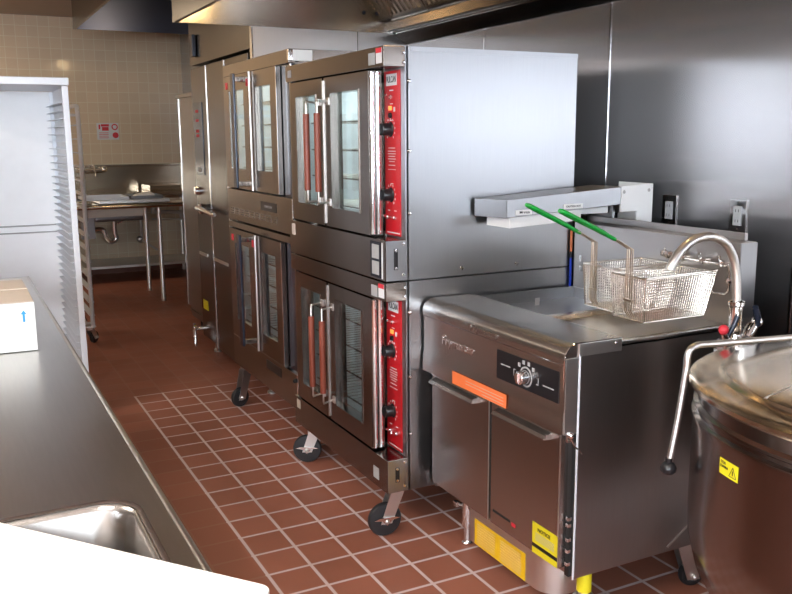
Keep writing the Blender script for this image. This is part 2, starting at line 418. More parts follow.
Y0, Y1 = -.49, .455
def near_oven(zb, zb1, ztop, zrail, dz0, dz1, label, lower):
    """one oven deck. zb bottom, zb1 top of base panel, zrail underside of top rail"""
    t = thing('convection_oven', label, 'oven', (.46, Y0, zb), 'two ovens of the near stack')
    X1 = 1.27; w = .012
    b = MB()
    b.box(.545, X1, Y0, Y0+w, zb, ztop); b.box(.545, X1, Y1-w, Y1, zb, ztop)
    b.box(.545, X1, Y0+w, Y1-w, zb, zb+.012); b.box(.545, X1, Y0+w, Y1-w, ztop-.012, ztop); b.box(X1-w, X1, Y0+w, Y1-w, zb+.012, ztop-.012)
    b.box(.540, .552, Y0, Y0+.006, zb, ztop)
    b.build('body', 'side', t, smooth=0)
    if not lower:
        MB().box(.56, X1, Y0-.003, Y0, ztop-.016, ztop).build('top_edge_flange', 'side', t, smooth=0)
        MB().lathe([(0, .05), (.02, .045), (.028, .02), (.022, 0), (0, 0)], (X1, -.42, 1.395), 'x', 16).build('back_knob', 'chrome', t)
    # base and rail
    bp = MB().box(.46, .545, Y0, Y1, zb, zb1, .003).build('base_panel', 'front', t)
    MB().box(.462, .545, Y0-.0015, Y0, zb+.002, zb1-.002).build('side_plate', 'side', bp, smooth=0)
    v = MB().box(.492, .507, Y0-.003, Y0-.0015, zb+.04, zb1-.03, .002); v.build('vent_slot', 'black', bp)
    for x, z in ((.5, zb+.046), (.5, zb1-.036), (.53, zb+.022), (.53, zb1-.014)): MB().lathe([(0, -.005), (.005, -.0045), (.007, -.0015)], (x, Y0, z), 'y', 12).build('screw', 'chrome', bp)
    rl = MB().box(.46, .545, Y0, Y1, zrail, ztop, .003).build('top_rail', 'front', t)
    MB().box(.4585, .4598, Y0+.012, Y0+.055, zrail+.012, ztop-.006).build('warning_label', 'white', rl, smooth=0)
    MB().box(.4575, .4585, Y0+.012, Y0+.055, ztop-.022, ztop-.006).build('label_band', 'redp', rl, smooth=0)
    MB().box(.4585, .4598, Y0+.065, Y0+.115, zrail+.010, ztop-.018).build('grey_label', 'grey', rl, smooth=0)
    for x, z in ((.535, zrail+.016), (.535, ztop-.02)): MB().lathe([(0, -.005), (.005, -.004), (.007, 0)], (x, Y0, z), 'y', 12).build('screw', 'chrome', rl)
    if not lower:   # rating plate
        MB().box(.4585, .4598, -.452, -.372, zb+.008, zb+.135).build('rating_plate', 'navy', bp, smooth=0)
        q = MB(); q.box(.4578, .4585, -.442, -.386, zb+.018, zb+.066); q.box(.4578, .4585, -.442, -.386, zb+.075, zb+.125); q.build('plate_print', 'grey', bp, smooth=0)
        MB().box(.4575, .4598, -.470, -.464, zb+.008, zb+.135).build('plate_clip', 'white', bp, smooth=0)
        MB().box(.4585, .4598, .385, .425, zb+.082, zb+.13).build('small_label', 'tan', bp, smooth=0)
        MB().box(.4585, .4598, .385, .425, ztop-.050, ztop-.02).build('small_label', 'grey', rl, smooth=0)
    else:
        MB().box(.4585, .4598, -.42, -.375, zb+.03, zb+.075).build('small_label', 'grey', bp, smooth=0)
        MB().box(.4585, .4598, .385, .425, zb1-.05, zb1-.01).build('small_label', 'tan', bp, smooth=0)
    # front frame + cavity
    fr = MB(); x0, x1 = .538, .5455
    fr.box(x0, x1, -.332, -.30, zb1, zrail); fr.box(x0, x1, .40, Y1, zb1, zrail)
    fr.box(x0, x1, -.30, .40, zb1, zb1+.04); fr.box(x0, x1, -.30, .40, zrail-.04, zrail)
    fr.build('front_frame', 'front', t, smooth=0)
    c = MB(); a = (.546, 1.15, -.32, .42, zb1+.02, zrail-.02)
    c.box(a[0], a[1], a[2]-.01, a[2], a[4], a[5]); c.box(a[0], a[1], a[3], a[3]+.01, a[4], a[5])
    c.box(a[0], a[1], a[2], a[3], a[4]-.01, a[4]); c.box(a[0], a[1], a[2], a[3], a[5], a[5]+.008); c.box(a[1], a[1]+.01, a[2], a[3], a[4], a[5])
    cv = c.build('oven_cavity', 'enamel', t, smooth=0)
    MB().lathe([(0, -.012), (.11, -.01), (.12, 0)], (a[1], .05, (a[4]+a[5])/2), 'x', 28).build('fan_cover', 'satin', cv)
    for z in (a[5]-.05,):
        MB().sphere((1.10, -.2, z), .022).build('cavity_lamp', 'obulb2' if lower else 'obulb', cv); MB().sphere((1.10, .3, z), .022).build('cavity_lamp', 'obulb2' if lower else 'obulb', cv)
    n = 4
    for k in range(n):
        z = a[4]+.06+(a[5]-a[4]-.1)*k/(n)
        r = MB(); r.tube([(.56, a[2]+.01, z), (.56, a[3]-.01, z)], .004, 6); r.tube([(1.12, a[2]+.01, z), (1.12, a[3]-.01, z)], .004, 6)
        for j in range(18):
            y = a[2]+.02+(a[3]-a[2]-.04)*j/17; r.tube([(.56, y, z), (1.12, y, z)], .0015, 5)
        r.build('wire_rack', 'wire', t)
    # doors
    dl = oven_door(t, .045, .405, dz0, dz1, (.118, .333, dz0+.075, dz1-.06), 0)
    dr = oven_door(t, -.37, .033, dz0, dz1, (-.285, -.034, dz0+.075, dz1-.06), 0)
    zc0, zc1 = dz0+.14, dz1-.135
    handle(dl, .060, zc0, zc1, .09); handle(dr, -.052, zc0, zc1, -.018)
    MB().box(.455, .462, .034, .044, dz0+.01, dz1-.01).build('door_astragal', 'satin', dl, smooth=0)
    # shiny door edge rods on the hinge side
    for x in (.469, .492): MB().tube([(x, -.375, dz0+.004), (x, -.375, dz1-.004)], .0085, 12).build('hinge_rod', 'chrome', dr)
    # red control panel
    cp = MB().box(.541, .5455, -.482, -.333, zb1, zrail).build('control_panel', 'side', t, smooth=0)
    MB().box(.5385, .541, -.455, -.337, zb1+.006, zrail-.006).build('red_face', 'red', cp, smooth=0)
    x = .538; zt = zrail; yc = -.392
    MB().box(x-.001, x+.0005, -.433, -.354, zt-.056, zt-.016).build('logo_plate', 'white', cp, smooth=0)
    lettering('VULCAN', .022, 'logo', 'black', cp, (x-.0012, -.3935, zt-.036), (0, -1, 0), (0, 0, 1), .001, .0004, .60)
    def knob(z, nm='knob'):
        MB().lathe([(0, -.034), (.017, -.034), (.020, -.030), (.022, -.004), (.027, 0), (0, 0)], (x, yc+.01, z), 'x', 20).build(nm, 'black', cp)
        q = MB()
        for k in range(11):
            a = math.radians(-140+k*28); yy = yc+.01+.036*math.sin(a); zz = z+.036*math.cos(a)
            q.box(x-.0008, x+.0002, yy-.0015, yy+.0015, zz-.0035, zz+.0035)
        q.build('dial_marks', 'white', cp, smooth=0)
    knob(zt-.205); knob(zt-.435)
    def toggle(y, z):
        q = MB(); q.lathe([(0, -.008), (.007, -.007), (.008, 0)], (x, y, z), 'x', 12); q.tube([(x-.006, y, z), (x-.024, y, z+.008)], [.003, .0045], 8)
        q.build('toggle_switch', 'chrome', cp)
    toggle(yc, zt-.095); toggle(yc+.025, zt-.515); toggle(yc-.025, zt-.515)
    MB().box(x-.004, x, yc-.004, yc+.018, zt-.14, zt-.125, .001).build('indicator_light', 'ind', cp)
    MB().lathe([(0, -.008), (.009, -.007), (.010, 0)], (x, yc+.006, zt-.157), 'x', 12).build('push_button', 'black', cp)
    q = MB()
    for (yy, zz, ww, hh) in ((yc, zt-.072, .03, .004), (yc, zt-.118, .022, .003), (yc-.022, zt-.137, .012, .016), (yc, zt-.175, .026, .003), (yc, zt-.270, .05, .0025), (yc, zt-.281, .06, .0025), (yc, zt-.290, .06, .0025), (yc, zt-.299, .05, .0025), (yc, zt-.308, .06, .0025), (yc, zt-.317, .04, .0025), (yc, zt-.330, .05, .0025), (yc, zt-.345, .06, .002), (yc, zt-.395, .02, .003), (yc+.025, zt-.49, .016, .003), (yc-.025, zt-.49, .016, .003)):
        q.box(x-.0008, x+.0002, yy-ww/2, yy+ww/2, zz-hh/2, zz+hh/2)
    q.box(x-.0008, x+.0002, -.451, -.354, zb1+.014, zb1+.018)
    q.build('panel_print', 'white', cp, smooth=0)
    for z in (zrail-.045, zrail-.28, zb1+.09): MB().lathe([(0, -.005), (.005, -.004), (.0075, 0)], (.556, Y0, z), 'y', 12).build('screw', 'chrome', t)
    return t

near_oven(.993, 1.137, 1.790, 1.722, 1.146, 1.716, 'upper stainless convection oven of the near stack, red panel, brown door handles', False)
LO = near_oven(.208, .335, .988, .920, .345, .914, 'lower stainless convection oven of the near stack, red panel, on casters', True)
for x in (.769, 1.011): MB().lathe([(0, -.005), (.006, -.0045), (.0085, 0)], (x, Y0, 1.02), 'y', 12).build('screw', 'chrome', bpy.data.objects['convection_oven'])

def caster(parent, x, y, ztop, ang, brake=True, r=.062, nm='caster'):
    """swivel caster; ang = trailing direction of the wheel"""
    dx, dy = math.cos(ang), math.sin(ang); cx, cy = x+dx*.05, y+dy*.05; wx, wy = -dy, dx
    c = MB()
    c.box(x-.04, x+.04, y-.04, y+.04, ztop-.008, ztop, .002)
    c.lathe([(0, ztop-.008), (.032, ztop-.008), (.032, ztop-.03), (.024, ztop-.036), (0, ztop-.036)], (x, y, 0), 'z', 20)
    for s_ in (-1, 1):
        ox, oy = wx*.022*s_, wy*.022*s_; t = .003
        ax, ay = wx*t/2, wy*t/2
        top = ztop-.034
        pts = [(x+ox-dx*.022, y+oy-dy*.022, top), (x+ox+dx*.032, y+oy+dy*.032, top), (cx+ox+dx*.022, cy+oy+dy*.022, r-.012), (cx+ox-dx*.022, cy+oy-dy*.022, r-.012)]
        c.hexa([(p[0]-ax, p[1]-ay, p[2]) for p in pts]+[(p[0]+ax, p[1]+ay, p[2]) for p in pts])
        c.sphere((cx+ox*1.25, cy+oy*1.25, r), .011, 10)
    root = c.build(nm, 'satin', parent)
    w = MB(); prof = [(.018, -.016), (.03, -.017), (r-.014, -.014), (r-.004, -.013), (r, -.006), (r, .006), (r-.004, .013), (r-.014, .014), (.03, .017), (.018, .016)]
    w.lathe(prof+[prof[0]], (0, 0, 0), 'y', 36)
    R = Matrix.Rotation(ang, 4, 'Z')
    for v in w.bm.verts: v.co = R @ v.co+Vector((cx, cy, r))
    w.build('wheel', 'rubber', root)
    h = MB(); h.lathe([(0, -.018), (.018, -.018), (.018, .018), (0, .018)], (0, 0, 0), 'y', 20)
    for v in h.bm.verts: v.co = R @ v.co+Vector((cx, cy, r))
    h.build('hub', 'grey', root)
    if brake:
        q = MB(); q.prism([(-.052, .010), (-.02, .004), (0, -.016), (.02, .004), (.052, .010), (.03, .016), (-.03, .016)], 'y', .026, .031)
        for v in q.bm.verts: v.co = R @ v.co+Vector((cx, cy, r))
        q.build('brake_lever', 'chrome', root)
caster(LO, .545, -.395, .208, PI*.97, True, .066)
caster(LO, .56, .435, .208, PI*.85, True, .066)
caster(LO, 1.19, -.40, .208, 0, False, .06)
caster(LO, 1.19, .37, .208, .4, False, .06)

# ------------------------------------------------------------------ second oven stack
def far_oven(zb, ztop, dz0, dz1, band, label, lower):
    X = .485; a0, a1 = .478, 1.485; X1 = 1.29
    t = thing('convection_oven', label, 'oven', (X, a0, zb), 'two ovens of the second stack')
    w = .012; b = MB()
    b.box(X+.03, X1, a0, a0+w, zb, ztop); b.box(X+.03, X1, a1-w, a1, zb, ztop); b.box(X+.03, X1, a0+w, a1-w, zb, zb+w); b.box(X+.03, X1, a0+w, a1-w, ztop-w, ztop)
    b.box(X1-w, X1, a0+w, a1-w, zb+w, ztop-w)
    b.build('body', 'front', t, smooth=0)
    lo, hi = band
    bp = MB().box(X, X+.05, a0, a1, lo, hi, .004).build('base_panel', 'front', t)
    MB().box(X-.001, X+.012, a0-.002, a0+.012, lo, hi, .002).build('corner_edge', 'chrome', bp)
    if not lower:
        MB().box(X-.002, X-.0005, .695, .92, lo+.085, lo+.128).build('display', 'black', bp, smooth=0)
        lettering('CONVECTION', .012, 'display_print', 'grey', bp, (X-.0025, .81, lo+.106), (0, -1, 0), (0, 0, 1), .0005)
        q = MB()
        for k in range(9):
            for j in range(3):
                y = 1.43-k*.085; q.box(X-.002, X-.0005, y-.06, y, lo+.035+j*.012, lo+.042+j*.012)
        q.build('vent_louvers', 'cab', bp, smooth=0)
        rl = MB().box(X, X+.05, a0, a1, dz1+.004, ztop, .003).build('top_rail', 'front', t)
        MB().box(X-.001, X+.02, a0-.004, a0+.02, dz1+.014, ztop-.002, .002).build('rail_corner', 'chrome', rl)
        MB().box(X+.02, X+.11, a0-.003, a0-.0, ztop-.05, ztop-.004).build('side_sticker', 'white', rl, smooth=0)
    else:
        MB().box(X-.002, X-.0005, .70, .915, lo+.105, lo+.15).build('vent_slot', 'black', bp, smooth=0)
        MB().sphere((X-.006, .50, hi-.03), .011, 10).build('bolt_head', 'black', bp)
        rl = MB().box(X, X+.05, a0, a1, dz1+.004, ztop, .002).build('top_rail', 'front', t)
    pp = MB().box(X+.012, X+.04, a0, .60, hi, dz1).build('side_post', 'navy', t, smooth=0)
    MB().box(X+.005, X+.0115, a0+.0, a0+.01, hi, dz1).build('post_edge', 'chrome', pp, smooth=0)
    MB().box(X+.012, X+.04, 1.448, a1, hi, dz1).build('side_post', 'front', t, smooth=0)
    c = MB(); A = (X+.06, 1.15, .55, 1.43, dz0+.02, dz1-.02)
    c.box(A[0], A[1], A[2]-.008, A[2], A[4], A[5]); c.box(A[0], A[1], A[3], A[3]+.008, A[4], A[5]); c.box(A[0], A[1], A[2], A[3], A[4]-.008, A[4]); c.box(A[0], A[1], A[2], A[3], A[5], A[5]+.008); c.box(A[1], A[1]+.008, A[2], A[3], A[4], A[5])
    cv = c.build('oven_cavity', 'enamel', t, smooth=0)
    MB().sphere((1.08, .7, A[5]-.06), .022).build('cavity_lamp', 'obulb2' if lower else 'obulb', cv)
    MB().sphere((1.08, 1.25, A[5]-.06), .022).build('cavity_lamp', 'obulb2' if lower else 'obulb', cv)
    for k in range(4):
        z = A[4]+.08+k*.11; r = MB()
        for j in range(14): r.tube([(A[0]+.02, A[2]+.02+j*.063, z), (A[1]-.02, A[2]+.02+j*.063, z)], .002, 5)
        r.tube([(A[0]+.02, A[2]+.01, z), (A[0]+.02, A[3]-.01, z)], .004, 6)
        r.build('wire_rack', 'wire', t)
    for (y0, y1, w0, w1) in ((1.006, 1.440, 1.10, 1.345), (.612, 1.0, .700, .915)):
        d = MB(); z0, z1 = dz0, dz1; q0, q1 = dz0+.10, dz1-.075
        for (p0, p1, s0, s1) in ((y0, w0, z0, z1), (w1, y1, z0, z1), (w0, w1, z0, q0), (w0, w1, q1, z1)): d.box(X-.012, X+.03, p0, p1, s0, s1)
        bmesh.ops.remove_doubles(d.bm, verts=d.bm.verts[:], dist=1e-5)
        dr = d.build('door', 'front', t, smooth=0)
        MB().box(X-.002, X+.004, w0-.002, w1+.002, q0-.002, q1+.002).build('window_glass', 'glass', dr, smooth=0)
        MB().box(X-.014, X-.012, y0, y0+.008, z0, z1).build('door_edge', 'chrome', dr, smooth=0)
        if y0 > 1:
            h = MB().box(X-.075, X-.062, 1.060, 1.110, z0+.01, z1-.004, .004).build('door_handle', 'navy', dr)
            for z in (z0+.03, z1-.03): MB().box(X-.062, X-.012, 1.07, 1.10, z-.012, z+.012, .002).build('handle_mount', 'front', dr)
            MB().box(X-.0135, X-.0120, 1.365, 1.40, z1-.065, z1-.03).build('red_badge', 'redp', dr, smooth=0)
            MB().box(X-.0135, X-.0120, 1.02, 1.05, z1-.065, z1-.03).build('red_badge', 'redp', dr, smooth=0)
        else:
            MB().tube([(X-.020, .975, z0), (X-.020, .975, z1)], .006, 10).build('edge_rod', 'satin', dr)
    return t
far_oven(1.055, 1.868, 1.235, 1.805, (1.06, 1.225), 'upper oven of the second stack, dark upright handle, louvred strip below its doors', False)
FO = far_oven(.245, 1.05, .425, 1.015, (.245, .415), 'lower oven of the second stack with dark upright handle, on casters', True)
caster(FO, .54, 1.45, .245, PI*1.1, False, .055)
caster(FO, .57, .53, .245, PI*.35, False, .055)
caster(FO, 1.2, 1.40, .245, 0, False, .055)
caster(FO, 1.2, .56, .245, 0, False, .055)

# ------------------------------------------------------------------ tall roll-in combi oven
t = thing('combi_oven', 'tall dark steel roll-in oven with control strip, behind the two oven stacks', 'oven', (.65, 1.52, 0))
MB().box(.69, 1.55, 1.53, 2.83, .09, 1.955, .004).build('body', 'cab', t)
d = MB().box(.65, .69, 1.56, 2.44, .10, 1.95, .004).build('door', 'combi', t)
MB().box(.647, .652, 2.432, 2.446, .05, 1.95).build('door_edge', 'chrome', d, smooth=0)
MB().box(.647, .652, 2.02, 2.034, .10, 1.95).build('door_edge', 'chrome', d, smooth=0)
h = MB(); h.lathe([(0, .60), (.03, .605), (.036, .615), (.03, .65), (0, .65)], (0, 2.58, 1.03), 'x', 16)
h.build('handle_boss', 'chrome', d)
h = MB().tube([(.60, 2.62, 1.035), (.598, 2.55, 1.035), (.598, 2.22, 1.02), (.60, 2.19, 1.02)], [.016, .018, .016, .012], 12).build('door_handle', 'chrome', d)
MB().box(.648, .65, 2.10, 2.43, .70, .72).build('cross_strip', 'satin', d, smooth=0)
p = MB().box(.655, .69, 2.45, 2.825, .12, 1.95, .003).build('side_panel', 'combi', t)
MB().box(.650, .655, 2.57, 2.785, 1.25, 1.725, .003).build('control_strip', 'navy', p)
q = MB()
for k, z in enumerate((1.66, 1.60, 1.53, 1.50)): q.box(.6485, .650, 2.66, 2.73, z, z+.018)
q.build('red_readout', 'redp', p, smooth=0)
MB().box(.6485, .650, 2.63, 2.72, 1.27, 1.30).build('brand_print', 'grey', p, smooth=0)
MB().lathe([(0, -.03), (.025, -.028), (.03, 0)], (.655, 2.76, 1.14), 'x', 14).build('knob', 'chrome', p)
MB().box(.652, .655, 2.655, 2.77, .32, .385).build('yellow_label', 'yellow', p, smooth=0)
MB().box(.648, .655, 2.60, 2.80, .70, .72).build('cross_strip', 'satin', p, smooth=0)
v = MB(); v.tube([(.66, 2.80, .17), (.60, 2.80, .17), (.585, 2.79, .16), (.585, 2.78, .05)], .014, 10); v.lathe([(.0, -.012), (.03, -.01), (.03, .01), (0, .012)], (.60, 2.86, .17), 'x', 14); v.tube([(.60, 2.86, .17), (.6, 2.8, .17)], .01, 8)
v.build('drain_valve', 'chrome', p)
for x, y in ((.74, 1.60), (.74, 2.76), (1.48, 1.6), (1.48, 2.76)):
    MB().lathe([(0, 0), (.03, 0), (.03, .012), (.018, .02), (.018, .095), (0, .095)], (x, y, 0), 'z', 16).build('leg', 'satin', t)

# cabinet beyond
t = thing('tall_cabinet', 'plain steel holding cabinet just beyond the tall roll-in oven', 'cabinet', (.75, 2.86, 0))
MB().box(.77, 1.5, 2.87, 3.63, .16, 1.80, .006).build('body', 'cab', t)
d = MB().box(.748, .769, 2.88, 3.62, .20, 1.79, .004).build('door', 'cab', t)
MB().box(.744, .75, 3.60, 3.622, .20, 1.79).build('door_edge', 'chrome', d, smooth=0)
MB().box(.735, .775, 2.86, 3.64, 1.79, 1.82, .004).build('top_trim', 'cab', t)
b = MB(); b.prism([(.78, .10), (.76, .16), (1.5, .16), (1.48, .10)], 'y', 2.88, 3.62); b.build('base', 'cab', t, smooth=0)
for x, y in ((.84, 2.95), (.84, 3.55), (1.42, 2.95), (1.42, 3.55)):
    MB().lathe([(0, 0), (.025, 0), (.025, .012), (.018, .02), (.018, .105), (0, .105)], (x, y, 0), 'z', 12).build('leg', 'rubber', t)

# ------------------------------------------------------------------ fryer
FY0, FY1 = -1.305, -.512
F = thing('deep_fryer', 'stainless deep fryer with two doors and black control panel, beside the near ovens', 'fryer', (.6, FY0, 0))
b = MB(); w = .01
b.box(.655, 1.27, FY0, FY0+w, .215, .903); b.box(.645, 1.27, FY1-w, FY1, .215, .915)
b.box(.66, 1.27, FY0+w, FY1-w, .215, .23); b.box(1.26, 1.27, FY0+w, FY1-w, .23, .903)
b.box(.652, .66, FY0-.0015, FY0+w, .215, .915)
b.build('body', 'frysd', F, smooth=0)
MB().box(.650, .657, FY0-.005, FY0-.0015, .215, .895, .0015).build('side_edge_highlight', 'alus', F)  # pale strip stands in for the highlight along the panel edge
b = MB(); b.hexa([(1.02, FY0-.003, .232), (1.14, FY0-.003, .312), (1.145, FY0-.003, .308), (1.025, FY0-.003, .228), (1.02, FY0, .232), (1.14, FY0, .312), (1.145, FY0, .308), (1.025, FY0, .228)])
b.build('edge_trim', 'satin', F, smooth=0)
# slot between door and side
sl = MB().box(.64, .654, FY0+.002, FY0+.02, .225, .655).build('hinge_channel', 'dark', F, smooth=0)
q = MB()
for z in (.26, .30, .335, .38, .40): q.box(.632, .645, FY0+.0, FY0+.012, z, z+.012, .002)
q.build('latch_hardware', 'chrome', F)
q = MB(); q.box(.618, .64, FY0-.004, FY0+.006, .640, .672, .003); q.sphere((.628, FY0-.006, .662), .010, 10); q.tube([(.628, FY0-.006, .655), (.64, FY0-.008, .63), (.67, FY0-.006, .60)], .0022, 6)
q.build('cable_clip', 'chrome', F)
# control housing with bullnose
arc = [(.645-.045*math.sin(a), .880+.045*math.cos(a)) for a in [i*PI/2/8 for i in range(9)]]
prof = [(.802, .925)]+arc+[(.600, .868), (.605, .862), (.606, .735), (.602, .722), (.600, .664), (.64, .664), (.66, .70), (.66, .905), (.802, .915)]
b = MB(); b.prism(prof, 'y', FY0, FY1+.010); hs = b.build('control_housing', 'fry', F, smooth=25)
MB().box(.650, .803, FY0-.005, FY0, .886, .9235, .002).build('cap_end', 'satin', hs)
MB().box(.606, .649, FY0-.004, FY0-.0005, .664, .884, .001).build('end_plate', 'satin', hs)
MB().tube([(.600, FY0-.003, .80), (.600, FY0-.003, .878)]+[(x_, FY0-.003, z_) for x_, z_ in arc[::-1]]+[(.803, FY0-.003, .924)], .0022, 6).build('cap_trim', 'chrome', hs)
MB().sphere((.78, FY0-.002, .912), .006, 10).build('screw', 'chrome', hs)
cp = MB(); cp.box(.6035, .609, -1.281, -.972, .750, .842); cp = cp.build('control_panel', 'black', hs, smooth=0)
kn = MB(); kn.lathe([(0, -.030), (.017, -.030), (.020, -.027), (.022, 0)], (.6035, -1.127, .79), 'x', 24); kn.box(.568, .575, -1.131, -1.123, .775, .806, .001); kn.build('knob', 'chrome', hs)
q = MB(); q.lathe([(.026, -.0012), (.031, -.0012), (.031, 0), (.026, 0)], (.6035, -1.127, .79), 'x', 24)
for k in range(4):
    a = math.radians(48-k*32); yy = -1.127+.047*math.sin(a); zz = .793+.040*math.cos(a); q.box(.6027, .6037, yy-.006, yy+.006, zz-.006, zz+.006)
for (yy, zz, ww, hh) in ((-1.065, .79, .003, .022), (-1.07, .80, .01, .002), (-1.187, .79, .003, .022), (-1.182, .78, .01, .002), (-1.02, .800, .05, .0035), (-1.235, .785, .05, .0035)):
    q.box(.6027, .6037, yy-ww/2, yy+ww/2, zz-hh/2, zz+hh/2)
q.build('panel_print', 'grey', hs, smooth=0)
lettering('Frymaster', .032, 'brand_lettering', 'chrome', hs, (.6040, -.735, .802), (0, -1, 0), (-.01, 0, 1), .003, .0006, 1.12)
lettering('Frymaster', .024, 'embossed_lettering', 'fry', hs, (.5985, -.90, .882), (0, -1, 0), (0, 0, 1), .004, .0006, 1.2)
MB().box(.5968, .598, -1.036, -.715, .667, .711).build('orange_label', 'orange', hs, smooth=0)
q = MB()
for k in range(3): q.box(.5962, .5968, -1.02, -.90+.1*(k > 0), .676+k*.010, .6775+k*.010)
q.build('label_print', 'tan', hs, smooth=0)
# doors
for (y0, y1, hy0, hy1) in ((-.922, -.548, -.852, -.572), (-1.287, -.932, -1.243, -.972)):
    d = MB(); d.box(.612, .645, y0, y1, .25, .658, .004); dr = d.build('door', 'fry', F)
    MB().box(.611, .6125, y0, y0+.004, .252, .656).build('door_edge', 'satin', dr, smooth=0)
    h = MB(); h.prism([(.613, .652), (.592, .644), (.584, .636), (.587, .632), (.596, .638), (.613, .643)], 'y', hy0, hy1); h.box(.590, .613, hy0-.004, hy0, .634, .650)
    h.build('handle', 'fry', dr, smooth=0)
dn = kids(F)
nd = [o for o in dn if o.name.startswith('door')][-1]
st = MB().box(.6108, .612, -1.287, -1.165, .252, .350).build('notice_label', 'yellow', nd, smooth=0)
lettering('NOTICE', .011, 'label_lettering', 'black', nd, (.6104, -1.222, .332), (0, -1, 0), (0, 0, 1), .0004, .0005, 1.1)
q = MB(); q.box(.6102, .6108, -1.287, -1.165, .272, .284); q.build('label_bar', 'black', nd, smooth=0)
q = MB()
for k in range(6): q.box(.6104, .6108, -1.272, -1.18, .296+k*.0045, .2975+k*.0045)
q.build('label_print', 'grey', nd, smooth=0)
q = MB(); q.box(.6104, .612, -1.045, -.95, .295, .302); q.build('brand_print', 'dark', nd, smooth=0)
MB().box(.6104, .612, -1.075, -1.055, .288, .300).build('red_mark', 'redp', nd, smooth=0)
# kick base with rounded corner
ks = [(.66, -.735), (.80, -.735), (.80, -1.19)]+[(.74-.08*math.sin(a), -1.11-.08*math.cos(a)) for a in [i*PI/2/8 for i in range(9)]]
b = MB(); b.prism(ks, 'z', .092, .214); kb = b.build('kick_base', 'satin', F)
MB().box(.6585, .66, -1.066, -.768, .094, .186).build('amber_label', 'amber', kb, smooth=0)
q = MB()
for k in range(8):
    for j in range(2): q.box(.658, .6585, -1.045+j*.15, -.925+j*.14, .105+k*.0095, .1065+k*.0095)
q.build('label_print', 'tan', kb, smooth=0)
# legs
def leg(x, y, sleeve, nm='leg'):
    l = MB().lathe([(0, .105), (.030, .105), (.036, .116), (.030, .126), (.016, .130), (.016, .216), (0, .216)], (x, y, 0), 'z', 22)
    l.lathe([(0, 0), (.032, 0), (.034, .008), (.014, .016), (.014, .11), (0, .11)], (x, y, 0), 'z', 22)
    o = l.build(nm, 'satin', F)
    if sleeve: MB().lathe([(.0165, .140), (.0225, .140), (.0225, .205), (.0165, .205), (.0165, .140)], (x, y, 0), 'z', 22).build('yellow_sleeve', 'yellow', o)
leg(.735, -1.262, True)
leg(.80, -1.16, False)
c = MB(); c.lathe([(0, .216), (.019, .214), (.022, .19), (.022, .075), (.019, .07), (0, .07)], (.735, -.60, 0), 'z', 20)
c.lathe([(0, 0), (.020, 0), (.022, .01), (.014, .02), (.014, .075), (0, .075)], (.735, -.60, 0), 'z', 20)
c.tube([(.735, -.60, .15), (.715, -.572, .15), (.708, -.562, .15)], .006, 8); c.box(.700, .714, -.575, -.55, .140, .160, .003); c.sphere((.712, -.565, .15), .010, 10)
c.build('leg', 'chrome', F)
caster(F, 1.19, -1.19, .215, -.3, False, .042)
caster(F, 1.19, -.60, .215, 0, False, .05)
# top: vat deck, divider ridge, dump pan
b = MB(); b.box(.79, 1.262, FY0+.002, -.962, .895, .906); b.build('vat_deck', 'top', F, smooth=0)
b = MB(); b.box(.80, 1.262, FY0, FY0+.022, .895, .914, .003); b.build('deck_rim', 'fry', F)
b = MB(); b.prism([(-.965, .895), (-.955, .918), (-.925, .918), (-.912, .895)], 'x', .80, 1.262); b.build('divider_ridge', 'lid', F, smooth=0)
pn = MB(); z0 = .875
pn.box(.80, 1.262, -.912, -.522, z0-.008, z0); pn.box(.792, .80, -.912, -.522, z0-.008, .915); pn.box(1.254, 1.262, -.912, -.522, z0, .915); pn.box(.80, 1.254, -.530, -.522, z0, .918); pn.box(.80, 1.254, -.914, -.908, z0, .908)
pn = pn.build('dump_pan', 'side', F, smooth=0)
q = MB(); q.box(1.02, 1.04, -.60, -.597, z0, z0+.028); q.build('pan_tab', 'satin', pn, smooth=0)
# backsplash
b = MB(); b.box(1.262, 1.335, FY0+.002, FY1, .90, 1.165, .003); bs = b.build('backsplash', 'frysd', F)
MB().box(1.264, 1.334, FY0, FY0+.002, .93, 1.163).build('end_face', 'side', bs, smooth=0)
b = MB(); b.prism([(1.322, 1.166), (1.335, 1.166), (1.335, 1.188), (1.322, 1.188)], 'y', FY0+.04, FY1); b.build('top_flange', 'frysd', bs, smooth=0)
s = MB()
for y, z in ((-.56, 1.03), (-.56, .99)): s.box(1.254, 1.262, y-.006, y+.006, z-.012, z+.012, .003)
s.build('wall_tab', 'chrome', bs)
# basket hanger
hg = MB()
hg.tube([(1.235, -1.00, 1.097), (1.235, -1.285, 1.096)], .0045, 8)
for y in (-1.03, -1.10, -1.18, -1.26): hg.tube([(1.262, y, 1.10), (1.236, y, 1.10), (1.225, y, 1.112), (1.222, y, 1.125)], .004, 8); hg.sphere((1.236, y, 1.098), .011, 8)
for y in (-1.02, -1.035, -1.05): hg.sphere((1.228, y, 1.105), .012, 8)
hg.tube([(1.235, -1.285, 1.096), (1.232, -1.295, 1.07), (1.232, -1.295, 1.02), (1.23, -1.285, 1.008), (1.23, -1.24, 1.003), (1.23, -1.23, 1.012)], .0045, 8)
hg.sphere((1.233, -1.292, 1.05), .011, 8)
hg.build('basket_hanger', 'chrome', bs)

